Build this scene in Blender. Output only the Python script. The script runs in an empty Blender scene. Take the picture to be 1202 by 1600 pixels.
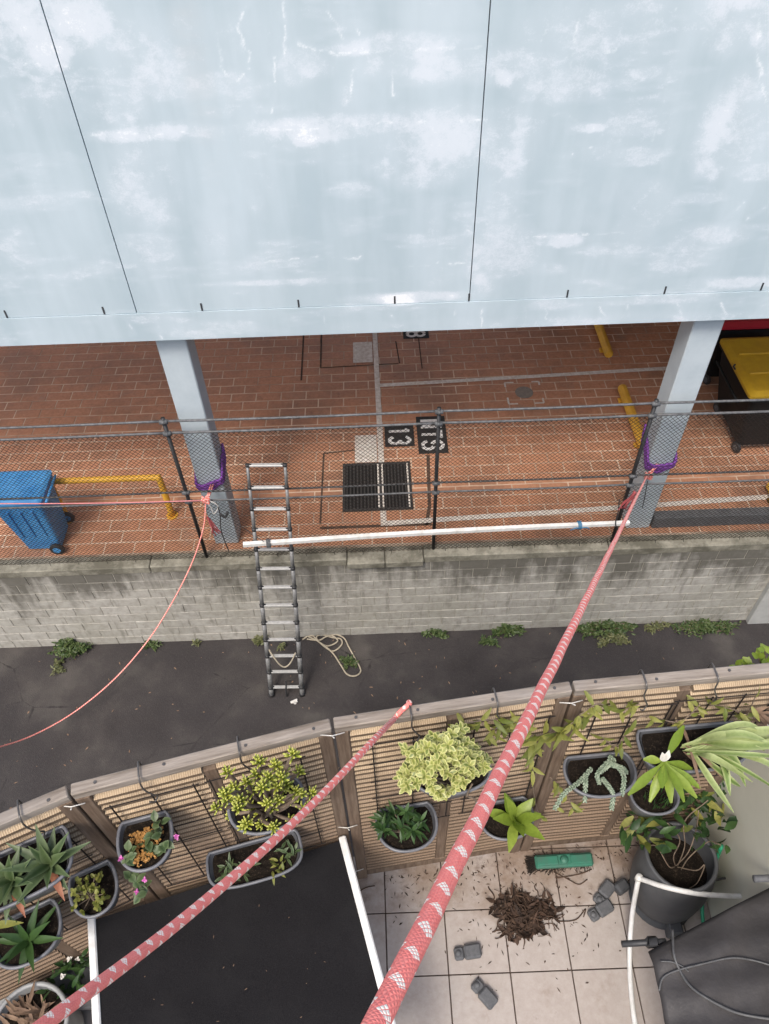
import bpy, math, random
import numpy as np
from mathutils import Vector, Matrix

random.seed(7)
rng = np.random.default_rng(11)
S = bpy.context.scene
COL = S.collection
PI = math.pi

# ------------------------------------------------------------------ camera
H = 10.29                                   # eye height above the alley
F = 1205.0 / 1600.0                         # focal length / picture height
R = ((0.99929932, -0.03726895, 0.00344973),
     (-0.03035727, -0.75314727, 0.65715115),
     (-0.02189318, -0.65679542, -0.75375093))
cam_d = bpy.data.cameras.new('camera')
cam = bpy.data.objects.new('camera', cam_d)
COL.objects.link(cam)
cam_d.sensor_fit = 'VERTICAL'
cam_d.sensor_height = 36.0
cam_d.lens = 36.0 * F
cam_d.clip_start = 0.02
cam_d.clip_end = 500.0
cam.matrix_world = Matrix(((R[0][0], -R[0][1], -R[0][2], 0),
                           (R[1][0], -R[1][1], -R[1][2], 0),
                           (R[2][0], -R[2][1], -R[2][2], H),
                           (0, 0, 0, 1)))
S.camera = cam

# ------------------------------------------------------------------ light
SUN_EL, SUN_AZ = math.radians(58), math.radians(203)   # azimuth clockwise from +Y
w = bpy.data.worlds.new('World'); S.world = w; w.use_nodes = True
nt = w.node_tree
sky = nt.nodes.new('ShaderNodeTexSky'); sky.sky_type = 'NISHITA'; sky.sun_disc = False
sky.sun_elevation = SUN_EL; sky.sun_rotation = SUN_AZ
sky.air_density = 1.0; sky.dust_density = 4.0; sky.ozone_density = 1.0
nt.links.new(sky.outputs[0], nt.nodes['Background'].inputs[0])
nt.nodes['Background'].inputs[1].default_value = 0.15
sl = bpy.data.lights.new('sun', 'SUN'); sun = bpy.data.objects.new('sun', sl); COL.objects.link(sun)
sl.energy = 1.35; sl.angle = math.radians(14); sl.color = (1.0, 0.95, 0.88)
sd = Vector((math.sin(SUN_AZ) * math.cos(SUN_EL), math.cos(SUN_AZ) * math.cos(SUN_EL), math.sin(SUN_EL)))
sun.rotation_euler = sd.to_track_quat('Z', 'Y').to_euler()
sun.location = (0, -5, 30)
vs = S.view_settings
vs.view_transform = 'Standard'; vs.look = 'None'; vs.gamma = 1.0; vs.exposure = 0.80
vs.use_curve_mapping = False

# ------------------------------------------------------------------ pixel -> point helpers (real distance always given)
def ray(x, y):
    c = ((x - 601) / 1205.0, (y - 800) / 1205.0, 1.0)
    return Vector([sum(R[i][k] * c[k] for k in range(3)) for i in range(3)])
def at_y(x, y, Y):
    r = ray(x, y); s = Y / r.y; return Vector((r.x * s, Y, r.z * s + H))
def at_z(x, y, z):
    r = ray(x, y); s = (z - H) / r.z; return Vector((r.x * s, r.y * s, z))
def at_d(x, y, d):
    r = ray(x, y) * d; return Vector((r.x, r.y, r.z + H))
def at_plane(x, y, p, n):
    r = ray(x, y); o = Vector((0, 0, H)); s = (p - o).dot(n) / r.dot(n); return o + r * s

# ------------------------------------------------------------------ materials
MATS = {}
def rgb(*c): return (c[0], c[1], c[2], 1.0)
class NT:
    def __init__(self, name):
        m = bpy.data.materials.new(name); m.use_nodes = True; self.m = m
        self.t = m.node_tree; self.b = self.t.nodes['Principled BSDF']; MATS[name] = m
    def n(self, kind, **k):
        nd = self.t.nodes.new('ShaderNode' + kind)
        for a, v in k.items(): setattr(nd, a, v)
        return nd
    def l(self, a, b): self.t.links.new(a, b)
    def pos(self, obj=False):
        if obj:
            return self.n('TexCoord').outputs['Object']
        return self.n('NewGeometry').outputs['Position']
    def scaled(self, vec, s):
        mp = self.n('Mapping'); self.l(vec, mp.inputs['Vector'])
        mp.inputs['Scale'].default_value = s if isinstance(s, tuple) else (s, s, s)
        return mp.outputs[0]
    def noise(self, vec, scale, detail=5, rough=0.6, dist=0.0):
        nd = self.n('TexNoise'); self.l(vec, nd.inputs['Vector'])
        nd.inputs['Scale'].default_value = scale; nd.inputs['Detail'].default_value = detail
        nd.inputs['Roughness'].default_value = rough; nd.inputs['Distortion'].default_value = dist
        return nd.outputs[0]
    def ramp(self, fac, stops, interp='LINEAR'):
        r = self.n('ValToRGB'); self.l(fac, r.inputs[0]); cr = r.color_ramp; cr.interpolation = interp
        while len(cr.elements) < len(stops): cr.elements.new(0.5)
        for e, (p, c) in zip(cr.elements, stops):
            e.position = p; e.color = c if len(c) == 4 else (c[0], c[1], c[2], 1)
        return r.outputs[0]
    def grey(self, fac, a, b, lo=0.0, hi=1.0):
        mr = self.n('MapRange'); self.l(fac, mr.inputs[0])
        for i, v in enumerate((a, b, lo, hi)): mr.inputs[i + 1].default_value = v
        return mr.outputs[0]
    def mix(self, fac, a, b, mode='MIX'):
        mx = self.n('MixRGB', blend_type=mode)
        for sock, v in ((mx.inputs[0], fac), (mx.inputs[1], a), (mx.inputs[2], b)):
            if isinstance(v, (int, float)): sock.default_value = v
            elif isinstance(v, tuple): sock.default_value = v if len(v) == 4 else (v[0], v[1], v[2], 1)
            else: self.l(v, sock)
        return mx.outputs[0]
    def math(self, op, a, b=None):
        m = self.n('Math', operation=op)
        for i, v in enumerate((a, b)):
            if v is None: continue
            if isinstance(v, (int, float)): m.inputs[i].default_value = v
            else: self.l(v, m.inputs[i])
        return m.outputs[0]
    def attr(self, nm): return self.n('Attribute', attribute_name=nm).outputs['Fac']
    def rand(self): return self.n('ObjectInfo').outputs['Random']
    def bump(self, h, strength=0.3, dist=0.01):
        b = self.n('Bump'); b.inputs['Strength'].default_value = strength; b.inputs['Distance'].default_value = dist
        self.l(h, b.inputs['Height']); self.l(b.outputs[0], self.b.inputs['Normal'])
    def done(self, col, rough=0.7, spec=None, metal=0.0):
        if isinstance(col, tuple): self.b.inputs['Base Color'].default_value = rgb(*col)
        else: self.l(col, self.b.inputs['Base Color'])
        if isinstance(rough, (int, float)): self.b.inputs['Roughness'].default_value = rough
        else: self.l(rough, self.b.inputs['Roughness'])
        if spec is not None: self.b.inputs['Specular IOR Level'].default_value = spec
        self.b.inputs['Metallic'].default_value = metal
        return self.m

def plain(name, c1, c2, scale=20, rough=0.6, bump=0.1, spec=0.4, metal=0.0, var=0.0, bscale=None, obj=False):
    t = NT(name); p = t.pos(obj)
    f = t.noise(p, scale, 6, 0.65)
    col = t.mix(t.grey(f, 0.35, 0.65), c1, c2)
    if var:
        col = t.mix(t.grey(t.rand(), 0, 1, 0, var), col, (0, 0, 0))
    if bump: t.bump(t.noise(p, bscale or scale * 4, 4), bump, 0.005)
    return t.done(col, rough, spec, metal)

def leafmat(name, c_lo, c_hi, c_edge=None, rough=0.45, trans=0.25):
    t = NT(name)
    col = t.mix(t.attr('rnd'), c_lo, c_hi)
    n = t.noise(t.pos(), 60, 3)
    col = t.mix(t.grey(n, 0.3, 0.7, 0, 0.35), col, tuple(0.45 * v for v in c_lo))
    if c_edge: col = t.mix(t.grey(t.attr('edge'), 0.25, 0.9), col, c_edge)
    m = t.done(col, rough, 0.4)
    if trans:
        tr = t.n('BsdfTranslucent'); t.l(col, tr.inputs[0])
        mx = t.n('MixShader'); mx.inputs[0].default_value = trans
        t.l(t.b.outputs[0], mx.inputs[1]); t.l(tr.outputs[0], mx.inputs[2])
        t.l(mx.outputs[0], t.t.nodes['Material Output'].inputs[0])
    return m

# facade paint: pale blue, chalked and cracked where the 'chalk' attribute says so
t = NT('facade_paint'); p = t.pos()
n1 = t.noise(p, 0.8, 5, 0.6); n2 = t.noise(t.scaled(p, (2.6, 2.6, 0.45)), 1.0, 4, 0.55); n3 = t.noise(t.scaled(p, (7, 7, 11)), 1.0, 9, 0.78, 0.4); n6 = t.noise(p, 70, 4, 0.8)
ch = t.attr('chalk'); crk = t.attr('crack')
base = t.mix(t.grey(n1, 0.35, 0.65), (0.40, 0.488, 0.528), (0.45, 0.536, 0.574))
base = t.mix(t.grey(n2, 0.42, 0.68, 0, 0.38), base, (0.58, 0.665, 0.715))
base = t.mix(t.grey(n2, 0.28, 0.45, 0.16, 0), base, (0.34, 0.44, 0.50))
base = t.mix(t.grey(ch, 0.0, 1.0, 0, 0.42), base, (0.70, 0.75, 0.80))
e = t.math('ADD', t.math('MULTIPLY', ch, 0.62), t.math('ADD', t.grey(n3, 0.25, 0.75, -0.26, 0.26), t.grey(n6, 0.3, 0.7, -0.10, 0.10)))
col = t.mix(t.grey(e, 0.20, 0.42, 0, 0.47), base, (0.70, 0.735, 0.78))
col = t.mix(t.grey(e, 0.56, 0.74, 0, 0.6), col, (0.90, 0.91, 0.90))
col = t.mix(t.math('MULTIPLY', crk, t.grey(n6, 0.35, 0.6, 0.15, 0.75)), col, (0.86, 0.88, 0.89))
dirt = t.attr('dirt')
col = t.mix(t.grey(dirt, 0.0, 1.0, 0, 0.5), col, (0.55, 0.50, 0.46))
t.bump(t.math('ADD', t.noise(p, 120, 4), t.math('MULTIPLY', e, 0.6)), 0.12, 0.003)
t.done(col, 0.75, 0.25)

plain('column_paint', (0.42, 0.485, 0.52), (0.48, 0.545, 0.575), 4, 0.6, 0.05)
plain('soffit_paint', (0.74, 0.75, 0.75), (0.78, 0.78, 0.77), 3, 0.8, 0.05)
plain('dark_joint', (0.03, 0.035, 0.04), (0.05, 0.05, 0.055), 10, 0.8, 0)

# terracotta pavers
t = NT('paver'); p = t.pos()
n1 = t.noise(p, 0.9, 6, 0.65); n2 = t.noise(p, 22, 6, 0.7)
col = t.ramp(t.grey(n2, 0.3, 0.7), [(0, (0.42, 0.20, 0.108)), (0.5, (0.52, 0.255, 0.145)), (1, (0.60, 0.32, 0.20))])
col = t.mix(t.grey(t.rand(), 0, 1, 0, 0.12), col, (0.20, 0.09, 0.06))
col = t.mix(t.grey(n1, 0.46, 0.68, 0, 0.62), col, (0.19, 0.12, 0.085))
n4 = t.noise(p, 2.4, 7, 0.7)
col = t.mix(t.grey(n4, 0.58, 0.74, 0, 0.5), col, (0.30, 0.24, 0.19))
n7 = t.noise(p, 4.5, 6, 0.7)
col = t.mix(t.grey(n7, 0.62, 0.74, 0, 0.55), col, (0.12, 0.075, 0.055))
t.bump(n2, 0.25, 0.004); t.done(col, t.grey(n1, 0.3, 0.7, 0.62, 0.42), 0.4)
t = NT('paver_grout'); p = t.pos()
n1 = t.noise(p, 1.0, 5, 0.65)
col = t.mix(t.grey(n1, 0.42, 0.62), (0.70, 0.56, 0.43), (0.42, 0.30, 0.22))
t.done(col, 0.85, 0.2)

# concrete blocks with algae runs
t = NT('wall_block'); p = t.pos()
sx = t.n('SeparateXYZ'); t.l(p, sx.inputs[0])
n1 = t.noise(p, 9, 6, 0.7); n2 = t.noise(t.scaled(p, (5.5, 5.5, 0.55)), 1.0, 6, 0.62, 0.3); n3 = t.noise(p, 0.8, 4)
n5 = t.noise(p, 3.2, 7, 0.72)
col = t.ramp(t.grey(n1, 0.3, 0.7), [(0, (0.30, 0.285, 0.25)), (0.5, (0.40, 0.385, 0.345)), (1, (0.48, 0.465, 0.42))])
col = t.mix(t.grey(t.rand(), 0, 1, 0, 0.25), col, (0.19, 0.18, 0.15))
col = t.mix(t.grey(n3, 0.45, 0.65, 0, 0.35), col, (0.27, 0.26, 0.205))
lowf = t.noise(t.scaled(p, (1.1, 1.1, 0.5)), 1.0, 4, 0.6)
hgt = t.math('ADD', t.grey(sx.outputs[2], 0.6, 1.8, -0.20, 0.22), t.grey(lowf, 0.3, 0.7, -0.16, 0.16))
st = t.math('ADD', t.math('ADD', t.math('MULTIPLY', n2, 0.62), t.math('MULTIPLY', n5, 0.38)), hgt)
col = t.mix(t.grey(st, 0.50, 0.70, 0, 0.80), col, (0.085, 0.079, 0.064))
dr = t.noise(t.scaled(p, (9, 9, 2.2)), 1.0, 5, 0.6)
col = t.mix(t.grey(dr, 0.56, 0.7, 0, 0.45), col, (0.11, 0.105, 0.085))
t.bump(n1, 0.35, 0.006); t.done(col, 0.9, 0.15)
plain('wall_mortar', (0.48, 0.46, 0.40), (0.30, 0.285, 0.24), 3, 0.95, 0.2)
t = NT('coping_concrete'); p = t.pos()
n1 = t.noise(p, 14, 6, 0.7); n2 = t.noise(p, 2.2, 6, 0.7)
col = t.mix(t.grey(n1, 0.3, 0.7), (0.20, 0.19, 0.15), (0.31, 0.295, 0.24))
col = t.mix(t.grey(n2, 0.42, 0.60, 0, 0.8), col, (0.085, 0.08, 0.06))
t.bump(n1, 0.4, 0.006); t.done(col, 0.9, 0.15)
plain('rendered_wall', (0.36, 0.36, 0.34), (0.44, 0.44, 0.41), 5, 0.85, 0.15)
plain('terrace_wall_paint', (0.47, 0.455, 0.37), (0.53, 0.51, 0.42), 2.2, 0.7, 0.08)

t = NT('asphalt'); p = t.pos()
n1 = t.noise(p, 1.1, 8, 0.58, 0.1); n2 = t.noise(p, 110, 3, 0.75); n3 = t.noise(p, 0.42, 5, 0.6); vo = t.n('TexVoronoi'); t.l(p, vo.inputs[0]); vo.inputs['Scale'].default_value = 75
col = t.ramp(t.grey(n1, 0.28, 0.72), [(0, (0.026, 0.0225, 0.022)), (0.42, (0.040, 0.035, 0.034)), (0.62, (0.052, 0.046, 0.043)), (0.75, (0.068, 0.061, 0.055)), (1, (0.088, 0.079, 0.071))])
col = t.mix(t.grey(n3, 0.42, 0.60, 0, 0.6), col, (0.023, 0.020, 0.021))
col = t.mix(t.grey(n2, 0.52, 0.75, 0, 0.35), col, (0.12, 0.11, 0.10))
col = t.mix(t.grey(t.noise(p, 30, 5, 0.8), 0.50, 0.72, 0, 0.4), col, (0.085, 0.078, 0.072))
vc = t.n('TexVoronoi', feature='DISTANCE_TO_EDGE'); t.l(t.scaled(p, (0.55, 0.8, 1)), vc.inputs[0]); vc.inputs['Scale'].default_value = 1.0
wp = t.noise(p, 6, 4)
cr = t.grey(t.math('ADD', vc.outputs['Distance'], t.grey(wp, 0.3, 0.7, -0.01, 0.016)), 0.0, 0.010, 0.7, 0)
col = t.mix(t.math('MULTIPLY', cr, t.grey(n1, 0.45, 0.6)), col, (0.010, 0.009, 0.009))
t.bump(t.math('ADD', n2, t.math('MULTIPLY', vo.outputs['Distance'], 0.8)), 0.6, 0.007); t.done(col, t.grey(n3, 0.4, 0.62, 0.9, 0.62), 0.3)

t = NT('terrace_tile'); p = t.pos()
n1 = t.noise(p, 3.0, 6, 0.7); n2 = t.noise(p, 30, 6, 0.75)
col = t.mix(t.grey(n2, 0.35, 0.65), (0.33, 0.29, 0.26), (0.385, 0.345, 0.315))
col = t.mix(t.grey(t.rand(), 0, 1, 0, 0.12), col, (0.35, 0.27, 0.22))
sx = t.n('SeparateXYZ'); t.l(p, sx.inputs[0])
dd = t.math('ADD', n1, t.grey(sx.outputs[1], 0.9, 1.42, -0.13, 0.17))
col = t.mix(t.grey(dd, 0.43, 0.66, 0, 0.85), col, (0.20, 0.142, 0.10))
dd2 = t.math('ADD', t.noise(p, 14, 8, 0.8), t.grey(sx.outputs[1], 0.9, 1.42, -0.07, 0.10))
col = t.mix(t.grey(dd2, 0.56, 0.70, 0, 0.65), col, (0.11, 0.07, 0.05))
t.bump(n2, 0.12, 0.003); t.done(col, 0.55, 0.4)
plain('tile_grout', (0.05, 0.032, 0.024), (0.085, 0.06, 0.045), 10, 0.95, 0)

# weathered timber of the screens
t = NT('weathered_frame'); p = t.pos(True)
n1 = t.noise(t.scaled(p, (3, 40, 40)), 1.0, 6, 0.7); n2 = t.noise(t.pos(), 5, 5)
col = t.ramp(t.grey(n1, 0.3, 0.7), [(0, (0.13, 0.105, 0.082)), (0.5, (0.25, 0.212, 0.175)), (1, (0.38, 0.335, 0.285))])
col = t.mix(t.grey(n2, 0.45, 0.65, 0, 0.5), col, (0.24, 0.215, 0.19))
t.bump(n1, 0.5, 0.004); t.done(col, 0.85, 0.2)
t = NT('weathered_stile'); p = t.pos(True)
n1 = t.noise(t.scaled(p, (40, 40, 3)), 1.0, 6, 0.7)
col = t.ramp(t.grey(n1, 0.3, 0.7), [(0, (0.085, 0.058, 0.040)), (0.5, (0.145, 0.102, 0.072)), (1, (0.21, 0.16, 0.118))])
t.bump(n1, 0.5, 0.004); t.done(col, 0.85, 0.2)
t = NT('slat_wood'); p = t.pos(True)
sx = t.n('SeparateXYZ'); t.l(p, sx.inputs[0])
rib = t.math('SINE', t.math('ADD', t.math('MULTIPLY', sx.outputs[0], 760.0), t.math('MULTIPLY', t.noise(p, 40, 3), 3.0)))
ribm = t.grey(rib, -1, 1, 0, 1)
n1 = t.noise(p, 9, 5, 0.7); n2 = t.noise(t.scaled(p, (4, 60, 60)), 1.0, 5, 0.7)
col = t.mix(t.grey(n2, 0.3, 0.7), (0.33, 0.235, 0.145), (0.47, 0.355, 0.23))
col = t.mix(t.grey(n1, 0.45, 0.68, 0, 0.5), col, (0.26, 0.195, 0.135))
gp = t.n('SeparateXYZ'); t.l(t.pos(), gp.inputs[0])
low = t.math('ADD', t.grey(gp.outputs[2], 7.45, 6.5, 0, 1), t.grey(t.noise(t.pos(), 4, 4), 0.3, 0.7, -0.25, 0.25))  # slat colour browned towards the floor, painting in the shade behind the pots
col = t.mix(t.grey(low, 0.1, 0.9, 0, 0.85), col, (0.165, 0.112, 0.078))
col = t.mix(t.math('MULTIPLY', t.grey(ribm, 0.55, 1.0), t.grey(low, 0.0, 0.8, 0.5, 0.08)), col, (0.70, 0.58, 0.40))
col = t.mix(t.grey(t.rand(), 0, 1, 0, 0.38), col, (0.20, 0.145, 0.10))
col = t.mix(t.grey(t.noise(t.pos(), 7, 6, 0.7), 0.52, 0.72, 0, 0.55), col, (0.15, 0.115, 0.085))
col = t.mix(t.math('MULTIPLY', t.attr('edge'), 0.88), col, (0.105, 0.072, 0.048))  # lips and undersides painted dark brown as the shadow lines between slats
t.bump(ribm, 0.35, 0.003); t.done(col, 0.8, 0.2)

plain('galv_pipe', (0.15, 0.155, 0.16), (0.065, 0.068, 0.07), 25, 0.6, 0.1, 0.4, 0.15)
plain('black_coating', (0.018, 0.019, 0.02), (0.035, 0.036, 0.037), 15, 0.45, 0.1)
plain('aluminium', (0.25, 0.25, 0.245), (0.16, 0.16, 0.155), 30, 0.5, 0.05, 0.5, 0.25)
plain('rung_metal', (0.46, 0.46, 0.44), (0.34, 0.34, 0.33), 30, 0.45, 0.05, 0.5, 0.2)
plain('black_plastic', (0.02, 0.02, 0.021), (0.035, 0.035, 0.036), 20, 0.5, 0.05)
plain('white_pvc', (0.78, 0.78, 0.76), (0.58, 0.57, 0.53), 9, 0.4, 0.02)
plain('white_paint_marking', (0.78, 0.75, 0.69), (0.56, 0.50, 0.43), 16, 0.8, 0.1)
plain('black_paint_marking', (0.018, 0.018, 0.018), (0.035, 0.033, 0.03), 20, 0.7, 0.1)
plain('saw_cut_dirt', (0.05, 0.038, 0.028), (0.13, 0.075, 0.05), 9, 0.9, 0)
plain('white_stencil', (0.82, 0.82, 0.80), (0.66, 0.65, 0.62), 25, 0.8, 0.05)
plain('cement_patch', (0.20, 0.18, 0.155), (0.27, 0.24, 0.205), 18, 0.9, 0.2)
plain('grate_iron', (0.028, 0.028, 0.028), (0.06, 0.055, 0.05), 30, 0.6, 0.2)
plain('pit_dark', (0.008, 0.008, 0.008), (0.012, 0.012, 0.012), 5, 0.9, 0)
plain('yellow_steel', (0.78, 0.44, 0.05), (0.64, 0.34, 0.04), 8, 0.5, 0.05)
plain('blue_plastic', (0.04, 0.24, 0.55), (0.09, 0.34, 0.66), 3, 0.42, 0.04)
plain('yellow_lid', (0.50, 0.32, 0.02), (0.42, 0.26, 0.02), 6, 0.42, 0.04)
plain('red_lid', (0.40, 0.02, 0.035), (0.34, 0.02, 0.03), 6, 0.45, 0.04)
plain('bin_black', (0.006, 0.008, 0.009), (0.010, 0.012, 0.013), 8, 0.6, 0.04, 0.2)
plain('kerb_grey', (0.085, 0.09, 0.095), (0.13, 0.135, 0.14), 10, 0.8, 0.2)
plain('purple_sling', (0.17, 0.045, 0.30), (0.27, 0.08, 0.42), 60, 0.7, 0.3)
plain('pot_plastic', (0.085, 0.088, 0.095), (0.12, 0.122, 0.13), 12, 0.42, 0.05, var=0.15)
plain('pot_rim', (0.105, 0.108, 0.118), (0.15, 0.153, 0.165), 14, 0.4, 0.05)
plain('grey_pot', (0.055, 0.057, 0.060), (0.075, 0.077, 0.08), 10, 0.55, 0.1)
plain('pale_pot', (0.22, 0.225, 0.22), (0.28, 0.285, 0.28), 10, 0.55, 0.08)
t = NT('soil'); p = t.pos()
n1 = t.noise(p, 70, 6, 0.8); v = t.n('TexVoronoi'); t.l(p, v.inputs[0]); v.inputs['Scale'].default_value = 120
col = t.ramp(t.grey(n1, 0.3, 0.7), [(0, (0.006, 0.005, 0.004)), (0.65, (0.016, 0.012, 0.009)), (1, (0.075, 0.055, 0.038))])
col = t.mix(t.grey(v.outputs['Distance'], 0.16, 0.05, 0, 0.55), col, (0.20, 0.16, 0.11))
t.bump(n1, 0.8, 0.01); t.done(col, 0.95, 0.1)
plain('gold_gravel', (0.40, 0.20, 0.05), (0.22, 0.11, 0.03), 150, 0.7, 0.2)
plain('wire_black', (0.012, 0.011, 0.010), (0.03, 0.022, 0.018), 40, 0.7, 0, 0.2)
plain('hook_steel', (0.14, 0.13, 0.12), (0.08, 0.075, 0.07), 60, 0.4, 0, 0.5, 0.5)
t = NT('black_cloth'); p = t.pos()
n1 = t.noise(p, 260, 3, 0.8); n2 = t.noise(p, 5, 6)
col = t.mix(t.grey(n1, 0.35, 0.7), (0.006, 0.0057, 0.0063), (0.018, 0.017, 0.018))
col = t.mix(t.grey(n2, 0.46, 0.70, 0, 0.45), col, (0.018, 0.0175, 0.018))
t.bump(n1, 0.5, 0.003); t.done(col, 0.95, 0.15)
t = NT('grey_cover'); p = t.pos()
n1 = t.noise(p, 3, 6, 0.6); n2 = t.noise(p, 120, 3)
col = t.mix(t.grey(n1, 0.35, 0.65), (0.028, 0.026, 0.026), (0.048, 0.044, 0.043))
t.bump(n1, 0.5, 0.03); t.done(col, t.grey(n2, 0.3, 0.7, 0.5, 0.68), 0.35)
plain('green_plastic', (0.025, 0.165, 0.105), (0.05, 0.125, 0.09), 14, 0.5, 0.15)
plain('foot_rubber', (0.075, 0.077, 0.082), (0.11, 0.112, 0.116), 60, 0.6, 0.2)
plain('bristle', (0.015, 0.012, 0.01), (0.03, 0.022, 0.016), 60, 0.8, 0)
plain('beige_rope', (0.42, 0.37, 0.28), (0.30, 0.26, 0.19), 60, 0.85, 0.3)
plain('blue_string', (0.05, 0.16, 0.28), (0.06, 0.20, 0.34), 60, 0.7, 0.1)
plain('white_cord', (0.62, 0.60, 0.55), (0.5, 0.48, 0.44), 60, 0.7, 0.1)
plain('black_hose', (0.03, 0.03, 0.031), (0.05, 0.05, 0.05), 40, 0.5, 0)
plain('grey_cable', (0.06, 0.06, 0.06), (0.09, 0.09, 0.09), 40, 0.5, 0)
plain('green_hose', (0.02, 0.24, 0.12), (0.03, 0.28, 0.15), 40, 0.45, 0)
plain('twig', (0.20, 0.155, 0.11), (0.12, 0.085, 0.06), 40, 0.85, 0.2)
plain('dry_litter', (0.10, 0.06, 0.038), (0.035, 0.021, 0.014), 30, 0.9, 0.2)
plain('red_netting', (0.30, 0.04, 0.05), (0.40, 0.12, 0.12), 40, 0.7, 0.2)

# braided rope: red with helical runs of white flecks, by the tube's own uv (u round, v metres along)
t = NT('red_white_rope')
uv = t.n('TexCoord').outputs['UV']; sx = t.n('SeparateXYZ'); t.l(uv, sx.inputs[0])
u, v0_ = sx.outputs[0], sx.outputs[1]
v = t.math('ADD', v0_, t.grey(t.noise(t.scaled(uv, (0.5, 14, 1)), 1.0, 2), 0.3, 0.7, -0.006, 0.006))
u = t.math('ADD', u, t.grey(t.noise(t.scaled(uv, (0.2, 5, 1)), 1.0, 2), 0.3, 0.7, -0.10, 0.10))
a = t.math('ADD', t.math('MULTIPLY', u, 12.0), t.math('MULTIPLY', v, 190.0))
b = t.math('SUBTRACT', t.math('MULTIPLY', u, 12.0), t.math('MULTIPLY', v, 190.0))
fa, fb = t.math('FRACT', a), t.math('FRACT', b)
da = t.math('ABSOLUTE', t.math('SUBTRACT', fa, 0.5)); db = t.math('ABSOLUTE', t.math('SUBTRACT', fb, 0.5))
par = t.math('MODULO', t.math('ADD', t.math('ADD', t.math('FLOOR', a), t.math('FLOOR', b)), 2000.0), 2.0)
pick = t.math('SUBTRACT', 1.0, t.math('MULTIPLY', t.math('MAXIMUM', da, db), 2.0))
band = t.math('FRACT', t.math('ADD', t.math('ADD', t.math('MULTIPLY', v, 30.0), t.math('MULTIPLY', u, 1.0)), 50.0))
inb = t.math('LESS_THAN', band, 0.34)
dot = t.math('GREATER_THAN', pick, 0.17)
par = t.math('LESS_THAN', t.math('ABSOLUTE', t.math('SUBTRACT', par, 1.0)), 1.1)
wm = t.math('MULTIPLY', inb, dot)
band2 = t.math('FRACT', t.math('ADD', t.math('SUBTRACT', t.math('MULTIPLY', v, 30.0), t.math('MULTIPLY', u, 2.0)), 50.3))
wm = t.math('MULTIPLY', wm, t.math('LESS_THAN', band2, 0.62))
nz = t.noise(uv, 40, 3)
red = t.mix(t.grey(nz, 0.3, 0.7), (0.88, 0.205, 0.17), (0.95, 0.315, 0.265))
grime = t.noise(t.scaled(uv, (3, 22, 1)), 1.0, 5, 0.7)
red = t.mix(t.grey(grime, 0.5, 0.75, 0, 0.35), red, (0.52, 0.13, 0.13))
red = t.mix(t.grey(pick, 0.0, 0.3, 0.35, 0), red, (0.72, 0.12, 0.12))
col = t.mix(wm, red, (0.97, 0.91, 0.78))
t.bump(t.math('ADD', pick, t.math('MULTIPLY', t.noise(t.scaled(uv, (30, 900, 1)), 1.0, 3), 0.5)), 0.35, 0.002)
t.done(col, 0.75, 0.25)


plain('faded_red_rope', (0.50, 0.13, 0.14), (0.62, 0.30, 0.28), 90, 0.8, 0.3)
leafmat('leaf_weed', (0.045, 0.085, 0.025), (0.13, 0.17, 0.06))
leafmat('leaf_weed_dry', (0.10, 0.12, 0.05), (0.22, 0.22, 0.10))
leafmat('leaf_jade', (0.13, 0.19, 0.018), (0.36, 0.38, 0.04), (0.52, 0.52, 0.12), 0.35, 0.12)
leafmat('leaf_variegated', (0.15, 0.20, 0.04), (0.34, 0.36, 0.09), (0.54, 0.53, 0.20), 0.4, 0.2)
leafmat('leaf_agave', (0.032, 0.062, 0.02), (0.085, 0.12, 0.045), (0.10, 0.135, 0.06), 0.45, 0.1)
leafmat('leaf_dark', (0.022, 0.055, 0.016), (0.06, 0.12, 0.03))
leafmat('leaf_bright', (0.16, 0.25, 0.025), (0.30, 0.38, 0.06), None, 0.4, 0.3)
leafmat('leaf_strap', (0.16, 0.25, 0.06), (0.40, 0.46, 0.19), (0.40, 0.46, 0.20), 0.45, 0.3)
leafmat('leaf_silver', (0.22, 0.29, 0.20), (0.40, 0.46, 0.34), None, 0.6, 0.1)
leafmat('leaf_vine', (0.13, 0.16, 0.03), (0.33, 0.32, 0.08), None, 0.5, 0.3)
leafmat('leaf_red', (0.30, 0.10, 0.055), (0.36, 0.15, 0.08))
leafmat('leaf_dry', (0.16, 0.10, 0.065), (0.30, 0.20, 0.13), None, 0.8, 0.1)
leafmat('leaf_litter', (0.020, 0.012, 0.008), (0.10, 0.058, 0.038), None, 0.85, 0.0)
leafmat('petal_pink', (0.55, 0.10, 0.38), (0.72, 0.25, 0.55))
leafmat('petal_white', (0.70, 0.66, 0.58), (0.78, 0.75, 0.70))

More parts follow.
